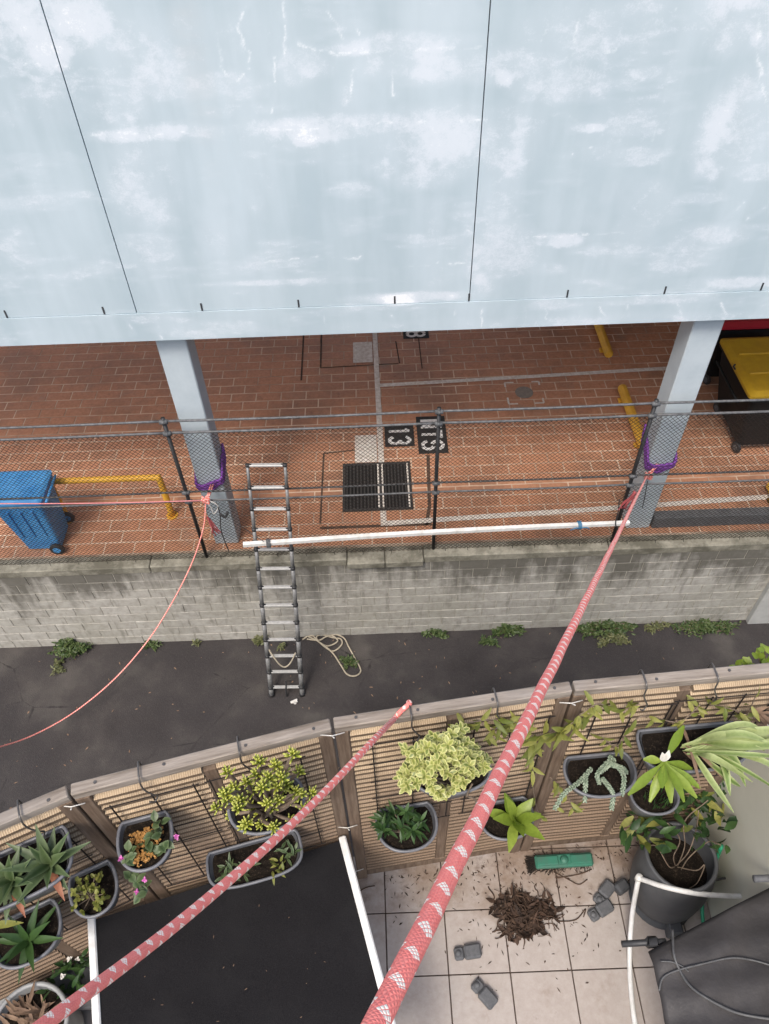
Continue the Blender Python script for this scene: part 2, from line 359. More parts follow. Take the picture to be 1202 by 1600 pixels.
# ------------------------------------------------------------------ mesh builder
class MB:
    def __init__(s): s.v = []; s.f = []; s.uv = {}; s.rnd = []; s.edge = []
    def add(s, vs_, fs_, rnd=0.5, edge=None, uvs=None):
        o = len(s.v); s.v += [tuple(q) for q in vs_]
        s.rnd += [rnd] * len(vs_); s.edge += (edge if edge else [0.0] * len(vs_))
        for i, fc in enumerate(fs_):
            if uvs: s.uv[len(s.f)] = uvs[i]
            s.f.append(tuple(o + k for k in fc))
        return s
    def box(s, c, size, M=None, taper=1.0):
        x, y, z = (k / 2 for k in size); P = []
        for sz in (-1, 1):
            k = taper if sz < 0 else 1.0
            for sx_, sy in ((-1, -1), (1, -1), (1, 1), (-1, 1)):
                q = Vector((sx_ * x * k, sy * y * k, sz * z))
                P.append((M @ q if M else q) + Vector(c))
        return s.add(P, [(3, 2, 1, 0), (4, 5, 6, 7), (0, 1, 5, 4), (1, 2, 6, 5), (2, 3, 7, 6), (3, 0, 4, 7)])
    def bbox(s, c, size, b=0.005, M=None):
        """box with chamfered edges: the three slabs' hull as 24-vertex shape"""
        x, y, z = (k / 2 for k in size); P = []; idx = {}
        for sx_ in (-1, 1):
            for sy in (-1, 1):
                for sz in (-1, 1):
                    for ax in range(3):
                        q = [sx_ * (x - b), sy * (y - b), sz * (z - b)]
                        q[ax] = (sx_ * x, sy * y, sz * z)[ax]
                        idx[(sx_, sy, sz, ax)] = len(P); q = Vector(q)
                        P.append((M @ q if M else q) + Vector(c))
        Fs = []
        sg = (-1, 1)
        for ax in range(3):
            o1, o2 = [k for k in range(3) if k != ax]
            for d in sg:
                loop = []
                for e1, e2 in ((-1, -1), (1, -1), (1, 1), (-1, 1)):
                    k = [0, 0, 0]; k[ax] = d; k[o1] = e1; k[o2] = e2
                    loop.append(idx[(k[0], k[1], k[2], ax)])
                Fs.append(tuple(loop))
        for ax in range(3):
            o1, o2 = [k for k in range(3) if k != ax]
            for e1 in sg:
                for e2 in sg:
                    q = []
                    for d, a_ in ((-1, o1), (1, o1), (1, o2), (-1, o2)):
                        k = [0, 0, 0]; k[ax] = d; k[o1] = e1; k[o2] = e2
                        q.append(idx[(k[0], k[1], k[2], a_)])
                    Fs.append(tuple(q))
        for a_ in sg:
            for b_ in sg:
                for c_ in sg: Fs.append(tuple(idx[(a_, b_, c_, k)] for k in range(3)))
        return s.add(P, Fs)
    def tube(s, pts, r, n=8, cap=True, uvlen=False, closed=False):
        pts = [Vector(q) for q in pts]; N = len(pts)
        rs = r if isinstance(r, (list, tuple)) else [r] * N
        ref = Vector((0.13, 0.21, 1)); up = None; V = []; L = [0.0]
        for i in range(N):
            if closed: d = pts[(i + 1) % N] - pts[i - 1]
            else: d = pts[min(i + 1, N - 1)] - pts[max(i - 1, 0)]
            d.normalize()
            if up is None:
                up = d.cross(ref if abs(d.dot(ref.normalized())) < 0.9 else Vector((1, 0, 0))).normalized()
            else:
                up = (up - d * up.dot(d)).normalized()
            sd_ = d.cross(up)
            for k in range(n):
                a_ = 2 * PI * k / n
                V.append(pts[i] + (up * math.cos(a_) + sd_ * math.sin(a_)) * rs[i])
            if i: L.append(L[-1] + (pts[i] - pts[i - 1]).length)
        Fs = []; U = []
        for i in range(N if closed else N - 1):
            j = (i + 1) % N
            for k in range(n):
                k2 = (k + 1) % n
                Fs.append((i * n + k, i * n + k2, j * n + k2, j * n + k))
                U.append([(k / n, L[i]), ((k + 1) / n, L[i]), ((k + 1) / n, L[j]), (k / n, L[j])])
        if cap and not closed:
            Fs.append(tuple(range(n - 1, -1, -1))); U.append([(0, 0)] * n)
            Fs.append(tuple((N - 1) * n + k for k in range(n))); U.append([(0, 0)] * n)
        return s.add(V, Fs, uvs=U if uvlen else None)
    def loft(s, rings, cap0=True, cap1=True, rnd=0.5):
        n = len(rings[0]); V = [q for rg in rings for q in rg]; Fs = []
        for i in range(len(rings) - 1):
            for k in range(n):
                k2 = (k + 1) % n
                Fs.append((i * n + k, i * n + k2, (i + 1) * n + k2, (i + 1) * n + k))
        if cap0: Fs.append(tuple(range(n - 1, -1, -1)))
        if cap1: Fs.append(tuple((len(rings) - 1) * n + k for k in range(n)))
        return s.add(V, Fs, rnd)
    def leaf(s, p, d, nrm, L, W, droop=0.3, n=4, fold=0.15, tip=0.0, wide=0.45, rnd=None):
        p = Vector(p); d = Vector(d).normalized(); nrm = Vector(nrm)
        nrm = (nrm - d * nrm.dot(d))
        nrm = nrm.normalized() if nrm.length > 1e-5 else d.orthogonal().normalized()
        sd_ = d.cross(nrm); V = []; E_ = []
        for i in range(n + 1):
            q = i / n
            c = p + d * (L * q) - nrm * (droop * L * q * q)
            wd = W * 0.5 * max(tip if q > 0.5 else 0.25, math.sin(PI * min(1, q ** (math.log(0.5) / math.log(wide)))))
            if i == n: wd = max(W * 0.5 * tip, W * 0.03)
            V += [c - sd_ * wd + nrm * (fold * wd), c, c + sd_ * wd + nrm * (fold * wd)]
            e = 1.0 if i == n else 0.0
            E_ += [1.0, e, 1.0]
        Fs = []
        for i in range(n):
            o = i * 3
            Fs += [(o, o + 1, o + 4, o + 3), (o + 1, o + 2, o + 5, o + 4)]
        return s.add(V, Fs, random.random() if rnd is None else rnd, E_)
    def plump(s, p, d, L, r, n=5, rnd=None):
        d = Vector(d).normalized(); up = d.orthogonal().normalized(); sd_ = d.cross(up); p = Vector(p)
        rings = []
        ee = []
        for q, k in ((0, 0.35), (0.35, 0.8), (0.7, 1.0), (0.93, 0.6), (1.0, 0.12)):
            rings.append([p + d * (L * q) + (up * math.cos(2 * PI * j / n) + sd_ * math.sin(2 * PI * j / n) * 0.7) * (r * k) for j in range(n)])
            ee += [q ** 3] * n
        o = len(s.v); s.loft(rings, False, True, random.random() if rnd is None else rnd)
        s.edge[o:] = ee
        return s
    def mesh(s, name, mat, smooth=False):
        me = bpy.data.meshes.new(name); me.from_pydata(s.v, [], s.f); me.materials.append(MATS[mat])
        if s.uv:
            lay = me.uv_layers.new(name='UVMap')
            for fi, pl in enumerate(me.polygons):
                u_ = s.uv.get(fi)
                if u_:
                    for k, li in enumerate(pl.loop_indices): lay.data[li].uv = u_[k]
        for nm, dat in (('rnd', s.rnd), ('edge', s.edge)):
            at = me.attributes.new(nm, 'FLOAT', 'POINT'); at.data.foreach_set('value', dat)
        if smooth: me.polygons.foreach_set('use_smooth', [True] * len(me.polygons))
        me.update(); return me
    def build(s, name, mat, parent=None, smooth=False, local=True):
        me = s.mesh(name, mat, smooth)
        return place(name, me, parent)

def place(name, me, parent=None, loc=None, rot=None):
    o = bpy.data.objects.new(name, me); COL.objects.link(o)
    if loc is not None: o.location = loc
    if rot is not None: o.rotation_euler = rot
    if parent:
        o.parent = parent
        # parts are modelled in world space unless loc given
        if loc is None and parent.get('_off'):
            o.location = -Vector(parent['_off'])
    return o
def empty(name, label, cat, loc=(0, 0, 0), group=None):
    """thing root at its base; its parts are modelled in world space and offset back"""
    o = bpy.data.objects.new(name, None); COL.objects.link(o); o.location = loc
    o.empty_display_size = 0.05
    o['_off'] = tuple(loc)
    tag(o, label, cat, group); return o
def tag(o, label=None, cat=None, group=None, kind=None):
    if label: o['label'] = label
    if cat: o['category'] = cat
    if group: o['group'] = group
    if kind: o['kind'] = kind
    return o
def smoothpts(P, n=8):
    P = [Vector(q) for q in P]; out = []
    for i in range(len(P) - 1):
        p0 = P[i - 1] if i else P[0] * 2 - P[1]
        p3 = P[i + 2] if i + 2 < len(P) else P[-1] * 2 - P[-2]
        p1, p2 = P[i], P[i + 1]
        for k in range(n):
            q = k / n
            out.append(0.5 * ((2 * p1) + (p2 - p0) * q + (2 * p0 - 5 * p1 + 4 * p2 - p3) * q * q + (3 * p1 - p0 - 3 * p2 + p3) * q ** 3))
    out.append(P[-1]); return out
def rv(a=1.0): return Vector((random.uniform(-a, a), random.uniform(-a, a), random.uniform(-a, a)))

# =================================================================== SETTING
FLOOR = H - 8.35          # car park level
TERR = H - 4.5            # terrace level
FY = 6.66                 # facade plane
WY = 6.46                 # retaining wall face
COPZ = FLOOR + 0.0        # coping top

# ---- alley ground
m = MB(); nx = 40
m.add([(-60, -60, 0), (60, -60, 0), (60, 60, 0), (-60, 60, 0)], [(0, 1, 2, 3)])
g = m.build('alley_ground', 'asphalt'); tag(g, 'dark stained asphalt lane between the wall and the fence', kind='structure')

# ---- car park floor: mortar bed with pavers
pf = bpy.data.objects.new('parking_floor', MB().box((0, 18.7, FLOOR - 0.10), (40, 24.0, 0.19)).mesh('parking_floor', 'paver_grout'))
COL.objects.link(pf); tag(pf, 'terracotta paved car park floor behind the chain link fence', kind='structure')
BW, BH = 0.415, 0.208
pm = MB().bbox((0, 0, 0), (BW - 0.019, BH - 0.021, 0.02), 0.003).mesh('brick', 'paver')
rest = MB(); cand = []
hole = (-0.56, 7.32, 0.45, 8.25)
for j in range(int((18 - 6.82) / BH)):
    yy = 6.795 + j * BH
    for i in range(-20, 21):
        xx = i * BW + (0.5 * BW if j % 2 else 0.0) + 0.06
        if hole[0] + 0.2 < xx < hole[2] - 0.2 and hole[1] + 0.09 < yy < hole[3] - 0.09: continue
        cand.append((xx, yy))
vis = lambda x, y: abs(x - 0.3) < 5.25 * (0.72 + 0.041 * y) and y < 12.0
front = sorted([c for c in cand if vis(*c)], key=lambda c: c[0] ** 2 * 0.15 + (c[1]) ** 2)[:300]
fs = set(front)
for c in cand:
    z = FLOOR - 0.01 + random.uniform(-0.0012, 0.0012)
    if c in fs:
        o = place('brick', pm, pf, loc=(c[0], c[1], z))
    else:
        rest.bbox((c[0], c[1], z), (BW - 0.019, BH - 0.021, 0.02), 0.003)
o = rest.build('bricks', 'paver', pf); tag(o, kind='stuff')

# painted marks lie a few millimetres above the pavers
def strip(name, mat, pts, wdt, z, parent=None):
    mm = MB()
    for (x0, y0), (x1, y1) in zip(pts[:-1], pts[1:]):
        d = Vector((x1 - x0, y1 - y0, 0)).normalized(); n_ = Vector((-d.y, d.x, 0)) * wdt / 2
        a_, b_ = Vector((x0, y0, z)), Vector((x1, y1, z))
        mm.add([a_ - n_, b_ - n_, b_ + n_, a_ + n_], [(0, 1, 2, 3)])
    return mm.build(name, mat, parent)
Z1, Z2, Z3, Z4 = FLOOR + 0.004, FLOOR + 0.008, FLOOR + 0.012, FLOOR + 0.016
strip('bay_line', 'white_paint_marking', [(0.02, 8.27), (-0.03, 14.5)], 0.085, Z2, pf)
strip('bay_line', 'white_paint_marking', [(0.02, 7.30), (0.02, 7.02)], 0.085, Z2, pf)
strip('bay_line', 'white_paint_marking', [(0.065, 7.06), (1.0, 7.10), (3.4, 7.19), (7.5, 7.38)], 0.09, Z2, pf)
strip('bay_line', 'white_paint_marking', [(0.03, 10.09), (2.4, 10.17), (7.5, 10.36)], 0.085, Z2, pf)
strip('painted_square', 'white_paint_marking', [(-0.21, 8.29), (-0.21, 8.89)], 0.34, Z2, pf)
strip('painted_square', 'white_paint_marking', [(-0.23, 10.72), (-0.23, 11.30)], 0.34, Z2, pf)
for pts in ([(2.13, 9.66), (2.13, 9.50), (2.28, 9.50)], [(2.55, 9.50), (2.70, 9.50), (2.70, 9.62)], [(2.70, 9.95), (2.70, 10.04), (2.58, 10.04)], [(2.13, 9.93), (2.13, 10.04), (2.28, 10.04)]):
    strip('corner_mark', 'white_paint_marking', pts, 0.03, Z2, pf)
mm = MB(); mm.add([(2.42 + 0.15 * math.cos(a), 9.78 + 0.15 * math.sin(a), Z1) for a in np.linspace(0, 2 * PI, 25)[:-1]], [tuple(range(24))])
mm.build('round_patch', 'cement_patch', pf)
# saw cuts in the paving
for pts, wd in (([(-0.88, 7.10), (-0.86, 8.52), (-0.06, 8.60)], 0.028), ([(0.74, 8.40), (0.69, 7.35), (0.62, 7.0)], 0.05), ([(-0.88, 7.02), (0.7, 7.02)], 0.05),
                ([(-1.28, 10.3), (-1.30, 13)], 0.03), ([(-0.96, 10.62), (-0.98, 13)], 0.03), ([(-0.96, 10.62), (0.38, 10.66)], 0.025), ([(0.40, 10.66), (0.36, 11.3)], 0.02), ([(0.78, 10.5), (0.75, 13)], 0.02)):
    strip('saw_cut', 'saw_cut_dirt', pts, wd, Z1, pf)
# stencilled boards on the floor
def stroke_char(ch):
    A = lambda cx, cy, r, a0, a1: [(cx + 0.40 * math.cos(math.radians(a)), cy + r * math.sin(math.radians(a))) for a in np.linspace(a0, a1, 13)]
    return {'1': [[(0.5, 0.0), (0.5, 1.0)], [(0.5, 0.98), (0.28, 0.80)]],
            '3': [A(0.5, 0.74, 0.26, 160, 10), A(0.5, 0.74, 0.26, -5, -85), A(0.5, 0.27, 0.27, 85, 5), A(0.5, 0.27, 0.27, -10, -160)],
            '8': [A(0.5, 0.74, 0.24, 80, -80), A(0.5, 0.74, 0.24, 100, 260), A(0.5, 0.25, 0.25, 80, -80), A(0.5, 0.25, 0.25, 100, 260)],
            'N': [[(0.15, 0.0), (0.15, 1.0)], [(0.24, 0.92), (0.76, 0.08)], [(0.85, 0.0), (0.85, 1.0)]],
            'T': [[(0.5, 0.0), (0.5, 0.74)], [(0.1, 0.95), (0.9, 0.95)]],
            'S': [A(0.5, 0.73, 0.27, 15, 100), A(0.5, 0.73, 0.27, 118, 250), A(0.5, 0.27, 0.27, 70, -70), A(0.5, 0.27, 0.27, -90, -170)]}[ch]
def stencil(text, x0, x1, y0, y1, nm, z=Z1):
    bd = MB(); bd.add([(x0, y0, z), (x1, y0, z), (x1, y1, z), (x0, y1, z)], [(0, 1, 2, 3)])
    bo = bd.build(nm, 'black_paint_marking', pf)
    hgt = (x1 - x0) * 0.68; wdt = (y1 - y0) * 0.86 / len(text)
    for k, ch in enumerate(text):
        mm = MB(); oy = y1 - (y1 - y0) * 0.07 - k * wdt; sw = 0.056
        def tr(q): return Vector((x0 + (x1 - x0) * 0.16 + q[1] * hgt, oy - (0.06 + q[0] * 0.88) * wdt, z + 0.004))
        for st in stroke_char(ch):
            P = [tr(q) for q in st]
            for a, b in zip(P[:-1], P[1:]):
                d = (b - a).normalized(); n_ = Vector((-d.y, d.x, 0)) * sw / 2
                zz = Vector((0, 0, random.uniform(0, 0.0015)))
                mm.add([a - n_ - d * 0.006 + zz, b - n_ + d * 0.006 + zz, b + n_ + d * 0.006 + zz, a + n_ - d * 0.006 + zz], [(0, 1, 2, 3)])
        mm.build('stencil_letter', 'white_stencil', bo)
stencil('13', 0.09, 0.55, 8.61, 9.09, 'number_board')
stencil('NTS', 0.60, 1.06, 8.43, 9.28, 'lettered_board')
stencil('18', 0.50, 0.96, 11.35, 11.83, 'number_board')

# drain grate
gr = empty('drain_grate', 'black slotted iron drain grate set in the terracotta paving', 'drain grate', (-0.055, 7.785, FLOOR))
MB().box((-0.055, 7.785, FLOOR + 0.004), (0.95, 0.89, 0.004)).build('pit', 'pit_dark', gr)
mm = MB()
for (cx, cy, sx_, sy) in ((-0.055, 7.325, 1.02, 0.04), (-0.055, 8.245, 1.02, 0.04), (-0.545, 7.785, 0.04, 0.88), (0.435, 7.785, 0.04, 0.88), (-0.02, 7.785, 0.05, 0.88)):
    mm.box((cx, cy, FLOOR + 0.011), (sx_, sy, 0.020))
mm.build('frame', 'grate_iron', gr)
bar = MB().bbox((0, 0, 0), (0.022, 0.88, 0.02), 0.003).mesh('bar', 'grate_iron')
for k in range(9):
    place('bar', bar, gr, loc=(-0.50 + k * 0.052 + 0.055, 0, 0.012)); place('bar', bar, gr, loc=(0.02 + k * 0.05 + 0.055, 0, 0.012))
wb = MB().bbox((0, 0, 0), (0.024, 0.885, 0.004), 0.001).mesh('painted_stripe', 'white_paint_marking')
for xx in (-0.035, 0.028, 0.405): place('painted_stripe', wb, gr, loc=(xx + 0.055, 0, 0.0245))

# kerb upstand at the right
mm = MB(); mm.bbox((6.4, 6.86, FLOOR + 0.11), (5.3, 0.14, 0.22), 0.012)
tag(mm.build('kerb', 'kerb_grey'), 'dark grey kerb upstand along the car park edge right of the column', 'kerb')

# ---- the building over the car park
bld = empty('parking_building', 'pale blue rendered building wall raised on columns over the car park', 'building', (0, FY, FLOOR))
Z_B0, Z_B1, Z_T = H - 4.80, H - 4.465, H + 1.2
def fbm(X, Z, sc, seed, oct_=5):
    out = np.zeros_like(X); amp = 1.0; tot = 0
    for o_ in range(oct_):
        r_ = np.random.default_rng(seed + o_); g_ = r_.random((256, 256)); s_ = sc * 2 ** o_
        x = X * s_ + 37.3; z = Z * s_ + 91.7
        xi = np.floor(x).astype(int); zi = np.floor(z).astype(int); fx = x - xi; fz = z - zi
        fx = fx * fx * (3 - 2 * fx); fz = fz * fz * (3 - 2 * fz)
        a = g_[xi % 256, zi % 256]; b = g_[(xi + 1) % 256, zi % 256]; c = g_[xi % 256, (zi + 1) % 256]; d = g_[(xi + 1) % 256, (zi + 1) % 256]
        out += amp * ((a * (1 - fx) + b * fx) * (1 - fz) + (c * (1 - fx) + d * fx) * fz); tot += amp; amp *= 0.55
    return out / tot
PATCH = [(60, 40, 110, 75, .75), (190, 90, 95, 70, .5), (75, 165, 90, 40, .4), (235, 208, 110, 14, .75), (185, 165, 45, 35, .6), (230, 285, 65, 75, .5), (235, 400, 45, 35, .5),
         (400, 250, 32, 90, .35), (530, 200, 160, 24, .85), (640, 68, 110, 18, .9), (665, 98, 95, 30, .7), (670, 225, 95, 65, .72), (640, 465, 95, 9, 1.25), (470, 100, 50, 30, .45),
         (800, 105, 80, 28, .85), (870, 135, 75, 28, .85), (1010, 115, 32, 13, .9), (790, 225, 65, 60, .55), (900, 60, 90, 60, .55), (1000, 30, 60, 50, .5), (1150, 200, 65, 85, .7),
         (1165, 20, 75, 65, .75), (790, 395, 55, 48, 1.0), (757, 440, 18, 25, .8), (870, 375, 55, 12, .7), (1110, 365, 55, 20, .45), (1140, 440, 90, 10, .55), (780, 310, 32, 60, .45),
         (430, 440, 120, 5, .5), (980, 200, 70, 45, .35), (300, 60, 130, 50, .25), (690, 25, 60, 30, .3), (860, 420, 25, 10, .5), (1050, 60, 60, 60, .4), (920, 200, 30, 8, 1.0),
         (920, 505, 300, 14, .45), (640, 510, 200, 10, .35), (300, 510, 60, 10, .5)]
CRACK = [[(40, 100), (110, 104), (185, 108)], [(140, 212), (190, 207), (235, 213), (300, 205)], [(350, 206), (420, 201), (480, 203), (560, 193), (640, 191), (762, 187)], [(465, 70), (490, 80), (530, 84), (600, 80), (680, 76), (765, 73)],
         [(385, 5), (370, 48), (393, 80), (385, 112), (360, 138), (348, 100), (342, 60)], [(430, 90), (428, 130), (425, 175)], [(443, 5), (446, 82)], [(510, 20), (535, 60)], [(555, 20), (562, 55)], [(552, 110), (548, 150)], [(700, 362), (735, 360)], [(415, 409), (490, 401), (560, 404)],
         [(810, 372), (880, 368), (1010, 362)], [(640, 417), (680, 414), (736, 410)], [(795, 92), (850, 94), (890, 90), (960, 80)], [(1186, 30), (1188, 90), (1196, 160)], [(865, 5), (850, 60)], [(905, 20), (890, 110)], [(1050, 20), (1045, 50)], [(840, 250), (890, 245), (925, 230)], [(860, 178), (885, 185), (905, 205)],
         [(1020, 220), (1028, 195), (1045, 175)], [(1140, 340), (1160, 318)], [(1170, 340), (1195, 325)], [(605, 60), (615, 150)]] + \
        [[(x + 4 * math.sin(x), 488 - (x - 600) * .03), (x + 3, 512 - (x - 600) * .035 + 6 * math.sin(x * 3))] for x in (505, 610, 650, 680, 710, 750, 820, 850, 900, 940, 980, 1060, 1130, 205, 250)]
def facade_panel(name, x0, x1, z0, z1, y, step=0.0125):
    nx_, nz_ = max(2, int((x1 - x0) / step)), max(2, int((z1 - z0) / step))
    X, Z = np.meshgrid(np.linspace(x0, x1, nx_ + 1), np.linspace(z0, z1, nz_ + 1), indexing='ij')
    n_a = fbm(X, Z, 3.0, 5, 6); n_b = fbm(X, Z, 1.1, 25, 5); n_c = fbm(X * 1.0, Z * 3.5, 1.6, 45, 5)
    ch_ = np.zeros_like(X)
    for (px, py, rx, ry, sg) in PATCH:
        c = at_y(px, py, FY); e = at_y(px + rx, py, FY); f_ = at_y(px, py - ry, FY)
        ax, az = abs(e.x - c.x) * 1.15, abs(f_.z - c.z) * 1.15
        d2 = ((X - c.x + (n_b - .5) * min(.5, .8 * ax)) / ax) ** 2 + ((Z - c.z + (n_a - .5) * min(.3, .9 * az)) / az) ** 2
        ch_ = np.maximum(ch_, sg * np.clip(1.25 - d2, 0, 1) * np.clip((n_a - .28) * 3.0, 0.5, 1.1))
    ch_ = np.maximum(ch_, np.clip((n_c - 0.54) * 2.6, 0, .42)); ch_ = np.maximum(ch_, np.clip((n_b - .58) * 2.0, 0, .28)); cr_ = np.zeros_like(X)
    wob = (fbm(X, Z, 7.0, 77, 5) - .5) * 0.11
    for ln in CRACK:
        P = [at_y(a, b, FY) for a, b in ln]
        for a, b in zip(P[:-1], P[1:]):
            dx, dz = b.x - a.x, b.z - a.z; L2 = dx * dx + dz * dz
            tt = np.clip(((X - a.x) * dx + (Z - a.z) * dz) / L2, 0, 1)
            dist = np.hypot(X + wob - a.x - tt * dx, Z + wob - a.z - tt * dz)
            cr_ = np.maximum(cr_, np.clip(1.3 - dist / 0.0095, 0, 1) * np.clip((n_a - .32) * 4, 0.1, .9))
            ch_ = np.maximum(ch_, np.clip(.36 - dist / 0.14, 0, .36) * np.clip((n_a - .38) * 5, 0, 1))
    dt = np.zeros_like(X)
    for (px0, px1, wpx, sg) in ((285, 330, 28, .5), (300, 310, 14, .3)):
        c = at_y((px0 + px1) / 2, 120, FY); cx_ = c.x; ww = 0.16
        dt = np.maximum(dt, sg * np.clip(1 - ((X - cx_) / ww) ** 2, 0, 1) * np.clip((Z - (H - 3.6)) / 2.6, 0, 1) * np.clip((n_c - .3) * 2.5, 0, 1))
    nv = (nx_ + 1) * (nz_ + 1)
    V = np.stack([X.ravel(), np.full(nv, y), Z.ravel()], 1)
    idx = np.arange(nv).reshape(nx_ + 1, nz_ + 1)
    Fq = np.stack([idx[:-1, :-1].ravel(), idx[1:, :-1].ravel(), idx[1:, 1:].ravel(), idx[:-1, 1:].ravel()], 1)
    # real thickness: four edge returns and a back
    c0 = [(x0, y, z0), (x1, y, z0), (x1, y, z1), (x0, y, z1)]; back = [(a, y + 0.15, c) for a, _, c in c0]
    extra = c0 + back; o_ = nv
    side = [(o_ + 0, o_ + 4, o_ + 5, o_ + 1), (o_ + 1, o_ + 5, o_ + 6, o_ + 2), (o_ + 2, o_ + 6, o_ + 7, o_ + 3), (o_ + 3, o_ + 7, o_ + 4, o_ + 0), (o_ + 7, o_ + 6, o_ + 5, o_ + 4)]
    me = bpy.data.meshes.new(name); me.from_pydata(V.tolist() + extra, [], Fq.tolist() + side); me.materials.append(MATS['facade_paint'])
    for nm, dat in (('chalk', ch_), ('dirt', dt), ('crack', cr_)):
        at = me.attributes.new(nm, 'FLOAT', 'POINT'); at.data.foreach_set('value', np.concatenate([dat.ravel(), np.zeros(8)]).astype(np.float32))
    return place(name, me, bld)
JX = (-2.38, 0.957)
facade_panel('wall_panel', -4.9, JX[0] - 0.005, Z_B1, Z_T, FY)
facade_panel('wall_panel', JX[0] + 0.005, JX[1] - 0.005, Z_B1, Z_T, FY)
facade_panel('wall_panel', JX[1] + 0.005, 5.2, Z_B1, Z_T, FY)
facade_panel('bottom_band', -4.9, 5.2, Z_B0, Z_B1 - 0.006, FY - 0.008)
for x0, x1 in ((-12, -4.905), (5.205, 12)):
    MB().box(((x0 + x1) / 2, FY + 0.075, (Z_B0 + Z_T) / 2), (x1 - x0, 0.15, Z_T - Z_B0)).build('wall_panel', 'column_paint', bld)
MB().box((0, FY + 0.17, (Z_B0 + Z_T) / 2 + 0.02), (24, 0.03, Z_T - Z_B0)).build('backing', 'dark_joint', bld)
slot = MB().box((0, 0, 0), (0.016, 0.01, 0.085)).mesh('weep_slot', 'dark_joint')
for px, py in ((10, 492), (163, 488), (316, 483), (467, 477), (617, 471), (733, 465), (887, 458), (1040, 451), (1193, 442)):
    q = at_y(px, py, FY); place('weep_slot', slot, bld, loc=(q.x, -0.001, Z_B1 + 0.045 - FLOOR))
MB().box((0, 12.1, Z_B0 + 0.20), (24, 10.5, 0.25)).build('soffit', 'soffit_paint', bld)
MB().box((6.2, 17.4, (FLOOR + Z_B0) / 2 + 0.06), (4.6, 0.2, Z_B0 - FLOOR)).build('rear_wall', 'soffit_paint', bld)
MB().box((8.6, 13.2, (FLOOR + Z_B0) / 2), (0.2, 12, Z_B0 - FLOOR)).build('end_wall', 'soffit_paint', bld)
for x in (-2.17, 3.56, -8.0):
    mm = MB(); mm.bbox((x, 6.965, (FLOOR + Z_B0) / 2 + 0.05), (0.325, 0.32, Z_B0 - FLOOR + 0.1), 0.012); mm.build('column', 'column_paint', bld)
for x in (-2.17, 3.56):
    MB().bbox((x, 14.5, (FLOOR + Z_B0) / 2 + 0.05), (0.325, 0.325, Z_B0 - FLOOR + 0.1), 0.012).build('column', 'column_paint', bld)

# ---- retaining wall of concrete blocks
rw = empty('retaining_wall', 'stained concrete block retaining wall below the chain link fence', 'wall', (0, WY, 0))
MB().box((0.0, WY + 0.111, 0.90), (11.2 * 2, 0.21, 1.80)).build('mortar', 'wall_mortar', rw)
blk = MB().bbox((0, 0, 0), (0.391, 0.04, 0.190), 0.004).mesh('block', 'wall_block')
restb = MB()
for j in range(9):
    for i in range(-28, 29):
        x = i * 0.4 + (0.2 if j % 2 else 0) + 0.05
        if abs(x) > 11: continue
        dy = random.uniform(-0.003, 0.003); z = 0.1 + j * 0.2
        if -5.8 < x < 5.75: place('block', blk, rw, loc=(x, 0.018 + dy, z), rot=(0, 0, random.uniform(-.004, .004)))
        else: restb.bbox((x, WY + 0.018, z), (0.391, 0.04, 0.19), 0.004)
restb.build('blocks', 'wall_block', rw)['kind'] = 'stuff'
xx = -9.0; k = 0
edges = [-9, -6.1, -3.2, -0.5, 0.02, 0.55, 3.1, 5.6, 9.2]
for a, b in zip(edges[:-1], edges[1:]):
    pr = 0.07 if (-0.6 < a < 0.3) else random.uniform(0.0, 0.012)
    dz = -0.02 if pr > 0.05 else random.uniform(-0.006, 0.006)
    mm = MB(); mm.bbox(((a + b) / 2, WY + 0.10 - pr / 2, 1.80 + (COPZ - 1.80) / 2 + dz / 2), (b - a - 0.008, 0.22 + pr, COPZ - 1.80 + dz), 0.012)
    mm.build('coping', 'coping_concrete', rw)
# rendered wall that goes on at the right end
mm = MB(); mm.bbox((8.1, WY - 0.03, 0.98), (5.0, 0.10, 1.96), 0.01)
tag(mm.build('rendered_wall', 'rendered_wall'), 'pale grey rendered wall at the right end of the block wall', 'wall')

# ---- terrace slab, tiles, side wall
P0, P1, P2, P3, P4 = [Vector((x, y, 0)) for x, y in ((-1.985, 0.70), (-1.128, 1.072), (-0.212, 1.285), (0.695, 1.398), (1.612, 1.452))]
poly = [(-4.0, -0.18), (P0.x - 0.02, P0.y + 0.09), (P1.x - 0.03, P1.y + 0.10), (P2.x - 0.02, P2.y + 0.10), (P3.x, P3.y + 0.10), (1.95, 1.56), (6, 1.56), (6, -4), (-4, -4)]
mm = MB(); n = len(poly)
mm.add([(x, y, TERR - 0.012) for x, y in poly] + [(x, y, -0.2) for x, y in poly],
       [tuple(range(n - 1, -1, -1))] + [(i, (i + 1) % n, n + (i + 1) % n, n + i) for i in range(n)])
tf = mm.build('terrace_floor', 'tile_grout'); tag(tf, 'beige tiled terrace floor behind the timber screens', kind='structure')
TX, TY = 0.3125, 0.297
tm = MB().bbox((0, 0, 0), (TX - 0.006, TY - 0.006, 0.014), 0.002).mesh('tile', 'terrace_tile')
tmh = MB().bbox((0, 0, 0), (TX - 0.006, TY * 0.9, 0.014), 0.002).mesh('tile', 'terrace_tile')
def fenceY(x):
    for a, b in ((P0, P1), (P1, P2), (P2, P3), (P3, P4)):
        if a.x <= x <= b.x: return a.y + (b.y - a.y) * (x - a.x) / (b.x - a.x)
    return 0.3 if x < P0.x else 1.45
